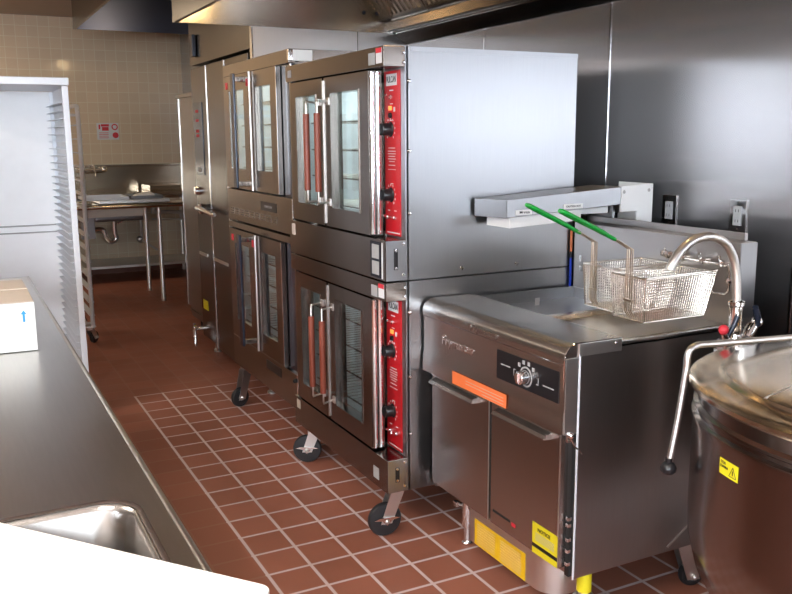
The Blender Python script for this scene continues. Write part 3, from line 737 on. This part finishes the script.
# hose at the back corner
hz = MB(); hz.tube([(1.258, -.500, 1.05), (1.258, -.500, 1.13)], .005, 8)
hz = hz.build('gas_hose', 'hose', None, loc=(1.258, -.5, 0)); tagged(hz, 'thin orange and blue hose hanging at the back corner between oven and fryer', 'hose')
MB().tube([(1.258, -.500, .0), (1.258, -.500, 1.025)], .005, 8).build('blue_sleeve', 'hoseb', hz)
MB().tube([(1.258, -.500, 1.025), (1.258, -.500, 1.05)], .0048, 8).build('black_sleeve', 'black', hz)

# ------------------------------------------------------------------ fry baskets
def basket(x0, x1, y0, y1, zb, zt, hy, hang, label):
    """wire basket: x0 front (handle side) .. x1 back; tapered ends"""
    t = thing('fry_basket', label, 'basket', (x0, (y0+y1)/2, zb), 'wire fry baskets with green handles on the fryer')
    tx = .035
    f = MB(); top = [(x0, y0, zt), (x1, y0, zt), (x1, y1, zt), (x0, y1, zt)]; bt = [(x0+.005, y0+.008, zb), (x1-tx, y0+.008, zb), (x1-tx, y1-.008, zb), (x0+.005, y1-.008, zb)]
    for L, r in ((top, .0032), (bt, .0026)):
        for i in range(4): f.tube([L[i], L[(i+1) % 4]], r, 7)
    for i in range(4): f.tube([bt[i], top[i]], .0024, 6)
    f.tube([(x0-.001, y0-.004, zt+.004), (x1+.004, y0-.002, zt+.006)], .003, 7)
    f.build('frame', 'wire', t)
    m = MB(); r = .0008
    T = [Vector(p) for p in top]; B = [Vector(p) for p in bt]
    def panel(a, b, c, d, nu, nv):   # a-b bottom, d-c top
        for i in range(1, nu):
            u = i/nu; m.tube([a.lerp(b, u), d.lerp(c, u)], r, 4, False)
        for j in range(1, nv):
            v = j/nv; m.tube([a.lerp(d, v), b.lerp(c, v)], r, 4, False)
    for i in range(4):
        j = (i+1) % 4; L = (B[i]-B[j]).length
        panel(B[i], B[j], T[j], T[i], max(4, int(L/.0085)), int((zt-zb)/.0085))
    panel(B[0], B[1], B[2], B[3], int((x1-x0)/.0085), int((y1-y0)/.0085))
    m.build('mesh', 'wire', t)
    h = MB(); bx, bz = x0-.012, hang[0][1]
    for o in (-.014, -.005, .005, .014):
        h.tube([(x0+.001, hy+o, zb+.012), (bx, hy+o, zb+.03), (bx, hy+o*.9, bz), (bx-.055, hy+o*.5, bz+.030), (bx-.075, hy+o*.4, bz+.040)], .0021, 7)
    h.box(bx-.004, bx+.004, hy-.017, hy+.017, zb+.06, zb+.066)
    hd = h.build('handle_wire', 'wire2', t)
    g0 = Vector((bx-.062, hy, bz+.033)); g1 = Vector(hang[1]); dd = (g1-g0)
    for s_ in (-1, 1):
        g = MB(); g.tube(smooth_path([g0+Vector((0, s_*.003, 0)), g0+dd*.3+Vector((0, s_*.006, .002)), g0+dd*.75+Vector((0, s_*.010, .001)), g0+dd*.95+Vector((0, s_*.008, .001)), g1+Vector((0, 0, 0))], 5), [.0055]*4+[.0065]*16+[.0065], 12)
        g.build('green_grip', 'green', hd)
    return t
basket(.935, 1.222, -1.252, -1.105, .940, 1.072, -1.195, ((0, 1.157), (.655, -1.2, 1.283)), 'front wire fry basket with green handle, nearest the kettle')
basket(1.005, 1.257, -1.060, -.885, .930, 1.070, -.950, ((0, 1.149), (.742, -.92, 1.278)), 'rear wire fry basket with green handle, behind the other basket')

# ------------------------------------------------------------------ heat lamp over the dump pan
t = thing('food_warmer', 'steel overhead food warmer reaching out above the fryer', 'food warmer', (1.34, -.6, 1.17))
b = MB(); dz = .030
n0, n1, f0, f1 = (.833, -.680), (1.345, -.680), (.812, -.505), (1.345, -.505)
b.hexa([(*n0, 1.212), (*n1, 1.239), (*f1, 1.239), (*f0, 1.208), (*n0, 1.275), (*n1, 1.304), (*f1, 1.304), (*f0, 1.271)], .0025)
hs = b.build('housing', 'side', t)
b = MB(); b.hexa([(.85, -.672, 1.176), (1.16, -.672, 1.19), (1.16, -.53, 1.19), (.85, -.53, 1.176), (.85, -.672, 1.213), (1.16, -.672, 1.229), (1.16, -.53, 1.229), (.85, -.53, 1.213)])
b.build('reflector', 'white', hs, smooth=0)
MB().box(.868, .937, -.6825, -.6805, 1.221, 1.239).build('name_sticker', 'white', hs, smooth=0)
lettering('Merco', .009, 'sticker_lettering', 'black', hs, (.905, -.683, 1.230), (1, 0, 0), (-.05, 0, 1), .0004, .0004, 1.3)
MB().box(1.075, 1.16, -.6825, -.6805, 1.233, 1.251).build('caution_sticker', 'white', hs, smooth=0)
lettering('CAUTION HOT', .0065, 'sticker_lettering', 'black', hs, (1.117, -.683, 1.242), (1, 0, 0), (-.05, 0, 1), .0004, .0003, 1.05)
b = MB(); b.prism([(1.338, 1.212), (1.415, 1.212), (1.415, 1.16), (1.49, 1.16), (1.49, 1.312), (1.338, 1.306)], 'y', -.683, -.676); b.box(1.484, 1.49, -.676, -.50, 1.16, 1.312)
br = b.build('mounting_bracket', 'alu', t, smooth=0)
for x, z in ((1.35, 1.285), (1.47, 1.288)): MB().lathe([(0, -.003), (.004, -.003), (.007, 0)], (x, -.683, z), 'y', 10).build('screw', 'grey', br)
b = MB(); b.box(1.18, 1.33, -.62, -.52, 1.205, 1.238); b.build('junction_box', 'board', hs, smooth=0)
b = MB(); b.box(1.345, 1.40, -.60, -.53, 1.20, 1.30); b.box(1.336, 1.345, -.64, -.52, 1.17, 1.24); b.build('rear_post', 'side', t, smooth=0)

# ------------------------------------------------------------------ outlets
def outlet(y, z, label):
    t = thing('wall_outlet', label, 'outlet', (XR, y, z), 'electrical outlets on the steel wall')
    p = MB().box(XR-.006, XR-.0005, y-.036, y+.036, z-.058, z+.058, .002).build('cover_plate', 'chrome', t)
    MB().box(XR-.010, XR-.006, y-.017, y+.017, z-.034, z+.034, .001).build('receptacle', 'plast', t)
    q = MB()
    for dz in (-.018, .018):
        for dy in (-.006, .006): q.box(XR-.0108, XR-.010, y+dy-.001, y+dy+.001, z+dz-.005, z+dz+.005)
    q.build('socket_slots', 'dark', t, smooth=0)
    for dz in (-.048, .048): MB().lathe([(0, -.003), (.003, -.003), (.004, 0)], (XR-.006, y, z+dz), 'x', 8).build('screw', 'chrome', t)
outlet(-.664, 1.206, 'left of the two wall outlets, nearer the food warmer')
outlet(-.993, 1.209, 'right of the two wall outlets, nearer the gooseneck spout')

# ------------------------------------------------------------------ steam kettle
KX, KY = 1.064, -2.047
K = thing('steam_kettle', 'large round stainless steam kettle with lid in the right corner', 'kettle', (KX, KY, 0))
pr = [(0, .205), (.16, .212), (.28, .245), (.38, .305), (.45, .375), (.495, .455), (.514, .53), (.517, .60), (.517, .822), (.520, .832), (.520, .840), (.511, .845), (.511, .853), (.517, .858), (.517, .864), (.508, .870), (.508, .900), (.50, .905), (0, .905)]
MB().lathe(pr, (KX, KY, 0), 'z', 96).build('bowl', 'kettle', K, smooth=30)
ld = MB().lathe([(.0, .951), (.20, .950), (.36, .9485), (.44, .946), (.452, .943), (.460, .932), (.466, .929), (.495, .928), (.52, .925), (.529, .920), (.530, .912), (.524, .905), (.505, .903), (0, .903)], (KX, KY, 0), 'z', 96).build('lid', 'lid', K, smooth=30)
hg = MB().tube([(KX-.44, KY+.10, .9435), (KX-.2, KY+.15, .9505), (KX+.1, KY+.19, .952), (KX+.38, KY+.20, .9455)], .0035, 8).build('lid_hinge', 'satin', ld)
# curved warning label on the bowl
lb = MB(); R_ = .5178; n = 8; a0, a1 = 2.952, 2.822
vs = [[lb.bm.verts.new((KX+R_*math.cos(a0+(a1-a0)*i/n), KY+R_*math.sin(a0+(a1-a0)*i/n), z)) for i in range(n+1)] for z in (.768, .803)]
vo = [[lb.bm.verts.new((KX+(R_-.0012)*math.cos(a0+(a1-a0)*i/n), KY+(R_-.0012)*math.sin(a0+(a1-a0)*i/n), z)) for i in range(n+1)] for z in (.768, .803)]
for i in range(n):
    lb.bm.faces.new((vs[0][i], vs[0][i+1], vs[1][i+1], vs[1][i])); lb.bm.faces.new((vo[0][i+1], vo[0][i], vo[1][i], vo[1][i+1]))
    lb.bm.faces.new((vs[1][i], vs[1][i+1], vo[1][i+1], vo[1][i])); lb.bm.faces.new((vs[0][i+1], vs[0][i], vo[0][i], vo[0][i+1]))
bmesh.ops.recalc_face_normals(lb.bm, faces=lb.bm.faces[:])
bw = bpy.data.objects[[o.name for o in kids(K)][0]]
lb.build('yellow_label', 'yellow', bw, smooth=0)
am = 2.862; nrm = Vector((math.cos(am), math.sin(am), 0)); rt = Vector((math.sin(am), -math.cos(am), 0)); 
def lp(a, z): return (KX+.5186*math.cos(a), KY+.5186*math.sin(a), z)
lettering('HOT', .006, 'label_lettering', 'black', bw, lp(2.851, .796), (math.sin(2.851), -math.cos(2.851), 0), (0, 0, 1), .0004, .0003)
lettering('SURFACE', .005, 'label_lettering', 'black', bw, lp(2.858, .787), (math.sin(2.858), -math.cos(2.858), 0), (0, 0, 1), .0004, .0003)
a = 2.918; q = MB(); C0 = Vector(lp(a, .783)); rt = Vector((math.sin(a), -math.cos(a), 0)); P3 = [C0+rt*(-.012)+Vector((0, 0, -.009)), C0+rt*.012+Vector((0, 0, -.009)), C0+Vector((0, 0, .013))]
for i in range(3): q.tube([P3[i], P3[(i+1) % 3]], .0006, 5)
q.tube([C0+Vector((0, 0, -.005)), C0+Vector((0, 0, .005))], .0009, 5)
q.build('warning_triangle', 'black', bw)
for k, a in enumerate((math.radians(140), math.radians(20), math.radians(262))):
    x, y = KX+.30*math.cos(a), KY+.30*math.sin(a)
    MB().lathe([(0, 0), (.035, 0), (.036, .012), (.022, .03), (.02, .30), (0, .30)], (x, y, 0), 'z', 18).build('leg', 'satin', K)
# swing lever over the lid
lv = MB(); lv.tube(smooth_path([(1.50, -1.65, .941), (1.1, -1.65, .962), (.78, -1.65, .980), (.735, -1.65, .982), (.712, -1.65, .974), (.704, -1.65, .955), (.702, -1.65, .92), (.684, -1.65, .80), (.663, -1.65, .695)], 6), .0085, 12)
lvo = lv.build('lever', 'satin', K)
MB().lathe([(0, .663), (.012, .664), (.019, .671), (.020, .681), (.014, .691), (.009, .695), (.009, .705), (0, .705)], (.661, -1.65, 0), 'z', 18).build('lever_knob', 'black', lvo)
sp = MB(); sp.box(1.47, 1.56, -2.3, -1.5, 0, .985, .01); sp.build('support_console', 'frysd', K)

# gooseneck filler behind the kettle
G = thing('gooseneck_faucet', 'gooseneck water faucet with red valve behind the kettle', 'faucet', (1.092, -1.452, 0))
FX = 1.090; FYY = -1.452
MB().tube([(FX, FYY, 0), (FX, FYY, .87)], .016, 14).build('riser_pipe', 'satin', G)
b = MB(); b.lathe([(0, .862), (.034, .864), (.034, .874), (.026, .880), (.026, .900), (.020, .908), (.020, .922), (.016, .93), (.016, .938), (.019, .942), (.019, 1.012), (.0235, 1.016), (.0235, 1.026), (.014, 1.03), (0, 1.03)], (FX, FYY, 0), 'z', 24)
b.tube([(FX-.045, FYY, .905), (FX+.045, FYY, .905)], .017, 14); b.lathe([(0, -.052), (.021, -.05), (.021, -.036), (0, -.034)], (FX, FYY, .905), 'x', 16); b.lathe([(0, .034), (.021, .036), (.021, .05), (0, .052)], (FX, FYY, .905), 'x', 16)
b.box(FX-.05, FX+.05, FYY-.02, FYY+.03, .870, .888, .004); b.build('valve_body', 'chrome', G)
sp = smooth_path([(FX, FYY, 1.02), (1.086, FYY, 1.06), (1.079, FYY, 1.11), (1.063, FYY, 1.155), (1.032, FYY, 1.193), (.988, FYY, 1.213), (.943, FYY, 1.217), (.898, FYY, 1.206), (.860, FYY, 1.18), (.836, FYY, 1.15), (.830, FYY, 1.135)], 5)
MB().tube(sp, .0125, 16).build('spout', 'satin', G)
b = MB(); b.tube([(FX-.04, FYY-.008, .905), (FX-.055, FYY-.014, .925), (FX-.066, FYY-.018, .945)], [.015, .013, .010], 14); b.lathe([(0, -.006), (.018, -.006), (.018, .006), (0, .006)], (FX-.05, FYY-.012, .918), 'z', 14)
v = b.build('valve', 'chrome', G)
MB().tube([(FX-.045, FYY-.014, .93), (FX-.030, FYY-.022, .965), (FX-.022, FYY-.024, .990)], [.006, .008, .007], 10).build('lever_arm', 'navy', v)
MB().sphere((FX-.068, FYY-.020, .955), .0145, 14).build('red_cap', 'redp', v)
b = MB(); b.tube([(FX+.045, FYY, .905), (FX+.065, FYY+.002, .935), (FX+.075, FYY+.002, .948)], [.016, .018, .016], 14); b.sphere((FX+.085, FYY-.002, .957), .017, 14)
v = b.build('valve', 'chrome', G)
MB().tube([(FX+.078, FYY-.012, .95), (FX+.066, FYY-.018, .985), (FX+.052, FYY-.02, 1.008)], [.007, .010, .009], 10).build('lever_arm', 'navy', v)

# ------------------------------------------------------------------ left worktop with sink
XC = -.590; ZW = .90
W = thing('worktop', 'long stainless worktop with a sunken sink on the left', 'worktop', (-1.0, -.7, 0))
sx0, sx1, sy0, sy1 = -1.12, -.642, -2.22, -1.738
cr = .055
def rr(x0, x1, y0, y1, r, n=7):
    P = []
    for cx, cy, a in ((x1-r, y1-r, 0), (x0+r, y1-r, PI/2), (x0+r, y0+r, PI), (x1-r, y0+r, 1.5*PI)):
        for k in range(n+1): P.append((cx+r*math.cos(a+PI/2*k/n), cy+r*math.sin(a+PI/2*k/n)))
    return P
b = MB(); bm = b.bm
# top sheet with rounded-corner hole, built by bridging two loops
inner = rr(sx0, sx1, sy0, sy1, cr); X0, Yn, Yf = -1.32, -2.75, .92
def outer_of(p):
    return None
oc = [(XC, Yf), (X0, Yf), (X0, Yn), (XC, Yn)]
vi = [bm.verts.new((*p, ZW)) for p in inner]; vo = [bm.verts.new((*p, ZW)) for p in oc]
nn = 8
for c in range(4):
    for k in range(nn-1): bm.faces.new((vo[c], vi[c*nn+k+1], vi[c*nn+k]) if True else ())
    bm.faces.new((vo[c], vo[(c+1) % 4], vi[((c+1)*nn) % 32], vi[c*nn+nn-1]))
bmesh.ops.recalc_face_normals(bm, faces=bm.faces[:])
for f_ in bm.faces:
    if f_.normal.z < 0: f_.normal_flip()
top = b.build('top_sheet', 'top', W, smooth=0)
e = MB()
ea = [(XC-.006, ZW+.0003), (XC-.002, ZW+.0025), (XC+.002, ZW+.0025), (XC+.005, ZW-.001), (XC+.007, ZW-.008), (XC+.005, ZW-.045), (XC+.001, ZW-.05), (XC-.012, ZW-.04)]
e.prism(ea, 'y', Yn, Yf); e.build('rolled_edge', 'top', W, smooth=60)
e = MB(); e.box(X0, XC-.012, Yf-.006, Yf, ZW-.05, ZW+.0); e.box(X0, XC-.012, Yn, Yn+.006, ZW-.05, ZW); e.box(X0, X0+.006, Yn, Yf, ZW-.05, ZW); e.build('apron', 'top', W, smooth=0)
# basin
b = MB(); bm = b.bm; loops = []
for (ins, z, r) in ((-.012, ZW+.0012, cr+.012), (-.004, ZW+.0012, cr+.004), (.006, ZW-.010, cr), (.012, ZW-.22, cr), (.035, ZW-.245, cr), ):
    loops.append([bm.verts.new((*p, z)) for p in rr(sx0+ins, sx1-ins, sy0+ins, sy1-ins, max(r-.0, .02))])
for A, B_ in zip(loops, loops[1:]):
    for k in range(len(A)): bm.faces.new((A[k], A[(k+1) % len(A)], B_[(k+1) % len(A)], B_[k]))
bm.faces.new(loops[-1]); bmesh.ops.recalc_face_normals(bm, faces=bm.faces[:])
b.build('sink_basin', 'fry', W, smooth=50)
for x in (-1.27, -.63):
    for y in (-2.68, -.9, .86): MB().lathe([(0, 0), (.02, 0), (.022, .02), (.02, .03), (.02, .86), (0, .86)], (x, y, 0), 'z', 14).build('leg', 'satin', W)
MB().box(-1.28, -.62, -1.6, .87, .24, .26).build('undershelf', 'satin', W, smooth=0)

# box on worktop
B = thing('cardboard_box', 'white cardboard box with a blue arrow on the worktop', 'box', (-.86, -.35, ZW+.001))
b = MB(); z0 = ZW+.0015
b.box(-1.10, -.678, -.553, -.12, z0, 1.040, .002); b.build('carton', 'card', B)
b = MB(); b.hexa([(-1.10, -.553, 1.041), (-.678, -.553, 1.041), (-.678, -.34, 1.041), (-1.10, -.34, 1.041), (-1.10, -.552, 1.043), (-.68, -.552, 1.043), (-.68, -.342, 1.046), (-1.10, -.342, 1.046)])
b.build('flap', 'tan', B, smooth=0)
b = MB(); b.hexa([(-1.10, -.335, 1.041), (-.678, -.335, 1.041), (-.678, -.12, 1.041), (-1.10, -.12, 1.041), (-1.10, -.335, 1.048), (-.68, -.335, 1.048), (-.68, -.122, 1.043), (-1.10, -.122, 1.043)])
b.build('flap', 'tan', B, smooth=0)
ar = MB(); cx, cz = -.708, 1.004
ar.prism([(cx-.003, cz-.018), (cx+.003, cz-.018), (cx+.003, cz+.004), (cx+.0075, cz+.004), (cx, cz+.015), (cx-.0075, cz+.004), (cx-.003, cz+.004)], 'y', -.5545, -.553)
ar.build('arrow_print', 'blue', B, smooth=0)

# white board across the sink
A_ = Vector((-.839, -1.794)); B_ = Vector((-.544, -2.160)); dr = (B_-A_).normalized(); nr = Vector((-dr.y, dr.x))*-1
if nr.y > 0: nr = -nr
S = A_-dr*.32; Ecorner = B_+dr*.012
P = [S, None, None, S+nr*.42]
cor = []
rc = .02; c0 = Ecorner-dr*rc+nr*rc
for k in range(7):
    a = PI/2*k/6; cor.append(c0-nr*rc*math.cos(a)+dr*rc*math.sin(a))
poly = [S]+cor+[Ecorner+nr*.42, S+nr*.42]
b = MB(); b.prism([(p.x, p.y) for p in poly], 'z', ZW+.0045, .925, .002)
cbd = b.build('cutting_board', 'board', None, loc=(-.8, -2.1, ZW+.0045)); tagged(cbd, 'white cutting board lying across the sink at the bottom left corner', 'cutting board')

# ------------------------------------------------------------------ racks
def sheet_rack():
    x0, x1, y0, y1 = -.89, -.288, 1.56, 2.20
    t = thing('sheet_pan_rack', 'tall white aluminium enclosed sheet pan rack at the end of the worktop', 'rack', (x0, y0, 0))
    for x in (x0, x1-.03):
        for y in (y0, y1-.03): MB().box(x, x+.03, y, y+.03, .13, 1.755, .003).build('post', 'alus', t)
    b = MB(); b.box(x0-.005, x1+.005, y0-.005, y1+.005, 1.757, 1.795, .004); b.build('top_cap', 'alus', t)
    b = MB(); b.box(x0+.03, x1-.03, y1-.02, y1-.014, .15, 1.755); b.build('back_panel', 'alu', t, smooth=0)
    for x in (x1-.010,): MB().box(x, x+.006, y0+.031, y1-.031, .15, 1.755).build('side_panel', 'alu', t, smooth=0)
    for z in (.97, 1.01): MB().tube([(x0+.03, y1-.03, z), (x1-.03, y1-.03, z)], .004, 6).build('crossbar', 'grey', t)
    MB().box(x0+.03, x1-.03, y0+.005, y0+.025, .14, .17).build('bottom_rail', 'alus', t, smooth=0)
    for side in (0, 1):
        for k in range(38):
            z = .245+k*.0385; s = MB()
            if side == 0: pts = [(x1-.012, z), (x1-.012, z+.014), (x1-.0145, z+.014), (x1-.0145, z+.0025), (x1-.050, z+.0025), (x1-.050, z)]
            else: pts = [(x0+.012, z), (x0+.012, z+.014), (x0+.0145, z+.014), (x0+.0145, z+.0025), (x0+.050, z+.0025), (x0+.050, z)]
            s.prism(pts, 'y', y0+.006, y1-.022); s.build('slide', 'alus', t, smooth=0)
    for x, y in ((x0+.05, y0+.05), (x1-.05, y0+.05), (x0+.05, y1-.05), (x1-.05, y1-.05)): caster(t, x, y, .14, .6, False, .05)
sheet_rack()
def tube_rack():
    x1 = -.012; y0, y1 = 3.40, 4.05; x0 = x1-.52
    t = thing('sheet_pan_rack', 'open tubular sheet pan rack behind the enclosed white rack', 'rack', (x0, y0, 0))
    for x in (x0, x1):
        f = MB(); f.tube(smooth_path([(x, y0, .13), (x, y0, 1.0), (x, y0, 1.60), (x, y0+.02, 1.69), (x, y0+.08, 1.725), (x, y1-.08, 1.725), (x, y1-.02, 1.69), (x, y1, 1.60), (x, y1, 1.0), (x, y1, .13)], 5), .016, 10)
        f.build('side_frame', 'white', t)
        for k in range(15):
            z = .22+k*.098; MB().box(x-.02, x+.02, y0+.0, y1, z-.004, z+.004, .001).build('runner', 'alus', t)
    for y in (y0+.02, y1-.02):
        for z in (.16, 1.66): MB().tube([(x0, y, z), (x1, y, z)], .010, 8).build('crossbar', 'white', t)
    for x in (x0+.02, x1-.02):
        for y in (y0+.03, y1-.03): caster(t, x, y, .14, .9, False, .045)
tube_rack()

# ------------------------------------------------------------------ far work table, sink table, sign
T = thing('work_table', 'steel work table with trays on it, in front of the far sink table', 'table', (.2, 4.87, 0))
b = MB(); b.box(-.95, 1.55, 4.87, 5.62, .885, .91); b.tube([(-.95, 4.872, .898), (1.55, 4.872, .898)], .019, 12); b.build('tabletop', 'lid', T)
for x in (-.88, .832, 1.48):
    for y in (4.93, 5.56): MB().lathe([(0, 0), (.02, 0), (.024, .03), (.02, .05), (.02, .885), (0, .885)], (x, y, 0), 'z', 14).build('leg', 'satin', T)
MB().box(-.85, .70, 4.96, 5.5, .80, .884, .006).build('drawer', 'tan', T)
ST = thing('sink_table', 'long steel sink table with backsplash against the tiled back wall', 'sink', (.5, 6.9, 0))
b = MB(); b.box(-.8, 1.55, 6.2, 6.92, .90, .94); b.build('tabletop', 'lid', ST, smooth=0)
b = MB(); b.prism([(6.90, .94), (6.935, .94), (6.935, 1.215), (6.885, 1.215), (6.885, 1.20), (6.90, 1.19)], 'x', -.8, 1.55); b.build('backsplash', 'lid', ST, smooth=0)
for x0, x1 in ((.45, .98), (-.2, .35)): MB().box(x0, x1, 6.28, 6.78, .64, .90, .03).build('basin', 'side', ST)
b = MB(); b.box(-.78, 1.53, 6.22, 6.85, .155, .18); b.build('undershelf', 'satin', ST, smooth=0)
for x in (-.72, .02, 1.48): 
    for y in (6.26, 6.82): MB().lathe([(0, 0), (.02, 0), (.022, .03), (.018, .04), (.018, .90), (0, .90)], (x, y, 0), 'z', 12).build('leg', 'satin', ST)
b = MB(); b.tube(smooth_path([(.68, 6.5, .65), (.68, 6.5, .52), (.69, 6.5, .44), (.64, 6.5, .41), (.59, 6.5, .46), (.57, 6.5, .52), (.52, 6.5, .54), (.25, 6.5, .53), (.10, 6.5, .53)], 6), .028, 14)
b.tube([(.72, 6.5, .60), (.82, 6.45, .66)], .012, 8); b.build('drain_trap', 'chrome', ST)
b = MB(); b.tube([(1.0, 6.7, .88), (1.0, 6.7, .40), (.98, 6.68, .36)], .016, 10); b.sphere((.97, 6.66, .40), .035, 10); b.tube([(.98, 6.66, .39), (1.15, 6.62, .27)], .012, 8); b.build('supply_pipe', 'satin', ST)
b = MB(); b.tube([(1.10, 6.6, .70), (1.5, 6.6, .68)], .02, 10); b.tube([(1.10, 6.6, .62), (1.5, 6.6, .60)], .012, 8); b.sphere((1.12, 6.58, .73), .03, 10); b.build('side_pipe', 'satin', ST)
FA = thing('wall_faucet', 'chrome wall faucet on the far backsplash beside the racks', 'faucet', (.55, 6.88, 1.12))
b = MB(); b.tube([(.42, 6.80, 1.145), (.66, 6.80, 1.155)], .022, 12); b.tube([(.46, 6.884, 1.145), (.46, 6.80, 1.145)], .016, 10); b.tube([(.62, 6.884, 1.15), (.62, 6.80, 1.15)], .016, 10); b.sphere((.66, 6.80, 1.17), .034, 10); b.sphere((.42, 6.80, 1.16), .03, 10)
b.build('faucet_body', 'chrome', FA)
b = MB(); b.tube(smooth_path([(.54, 6.80, 1.15), (.54, 6.78, 1.20), (.54, 6.70, 1.21), (.54, 6.62, 1.16), (.54, 6.6, 1.10)], 5), .010, 8); b.build('spout', 'chrome', FA)
# trays on the work table
def tray(x0, x1, y0, y1, z, label, m='satin'):
    t = MB(); h = .028
    t.box(x0, x1, y0, y1, z, z+.003); t.box(x0-.004, x0, y0-.004, y1+.004, z, z+h); t.box(x1, x1+.004, y0-.004, y1+.004, z, z+h); t.box(x0, x1, y0-.004, y0, z, z+h); t.box(x0, x1, y1, y1+.004, z, z+h)
    o = t.build('sheet_pan', m, None, smooth=0, loc=((x0+x1)/2, (y0+y1)/2, z)); return tagged(o, label, 'tray', 'sheet pans on the far work table')
tray(.33, .95, 5.0, 5.44, .918, 'wide sheet pan at the bottom of the pans on the far work table')
tray(.20, .58, 5.0, 5.40, .949, 'left sheet pan lying on the wide one on the far table', 'alus')
tray(.62, .90, 5.05, 5.38, .949, 'right sheet pan lying on the wide one on the far table', 'side')
b = MB(); b.hexa([(.66, 5.10, .954), (.86, 5.12, .954), (.85, 5.30, .954), (.66, 5.3, .954), (.68, 5.13, .985), (.84, 5.14, .992), (.82, 5.26, 1.005), (.69, 5.27, .985)], .006)
o = b.build('folded_cloth', 'card', None, loc=(.76, 5.2, .954)); tagged(o, 'crumpled white cloth in the right sheet pan on the far table', 'cloth')
b = MB(); b.box(1.05, 1.53, 6.35, 6.80, .942, 1.00, .004)
o = b.build('dish_rack', 'lid', None, loc=(1.3, 6.5, .942)); tagged(o, 'low steel tray at the right end of the far sink table', 'tray')
# small electrical box under the far table
o = MB().box(-.06+.27, .335, 5.43, 5.50, .56, .798, .006).build('control_box', 'plast', T)
# sign
SG = MB().box(.635, .866, YB-.008, YB-.0005, 1.487, 1.667, .001).build('wall_sign', 'white', None, loc=(.75, YB, 1.577))
tagged(SG, 'white notice with red print on the tiled back wall', 'sign')
q = MB(); y = YB-.0095
q.box(.655, .672, y, y+.001, 1.60, 1.65); q.box(.680, .765, y, y+.001, 1.63, 1.655); q.box(.690, .760, y, y+.001, 1.585, 1.625)
q.lathe([(.0, -.0), (.032, -.0), (.032, .001), (0, .001)], (.83, y, 1.535), 'y', 18)
q.lathe([(.022, -.0), (.034, -.0), (.034, .001), (.022, .001)], (.825, y, 1.625), 'y', 18)
for k in range(4): q.box(.655, .755, y, y+.001, 1.505+k*.018, 1.510+k*.018)
q.build('red_print', 'redp', SG, smooth=0)

# ------------------------------------------------------------------ world, camera, view
w = bpy.data.worlds.new('World'); SC.world = w; w.use_nodes = True
w.node_tree.nodes['Background'].inputs['Color'].default_value = (.8, .85, 1, 1)
w.node_tree.nodes['Background'].inputs['Strength'].default_value = .1
cam = bpy.data.cameras.new('camera'); co = bpy.data.objects.new('camera', cam); COL.objects.link(co)
r = Vector((0.8893522264274293, -0.4571653471103739, -0.007243117424557679)); u = Vector((0.08935354224537484, 0.15824528951705255, 0.9833485510407123)); f = Vector((0.4484066924531553, 0.8751904214210274, -0.1815851437097921))
mt = Matrix((( r.x, u.x, -f.x, -0.86178), (r.y, u.y, -f.y, -3.14809), (r.z, u.z, -f.z, 1.48861), (0, 0, 0, 1)))
co.matrix_world = mt
cam.sensor_fit = 'HORIZONTAL'; cam.sensor_width = 36; cam.lens = 864.136/792*36; cam.clip_start = .02
SC.camera = co
vs_ = SC.view_settings; vs_.view_transform = 'Standard'; vs_.look = 'None'; vs_.gamma = 1; vs_.exposure = .15; vs_.use_curve_mapping = False
cy = SC.cycles; cy.use_denoising = True; cy.max_bounces = 8; cy.diffuse_bounces = 4; cy.glossy_bounces = 5; cy.transmission_bounces = 6
cy.caustics_reflective = False; cy.caustics_refractive = False; cy.sample_clamp_indirect = 6
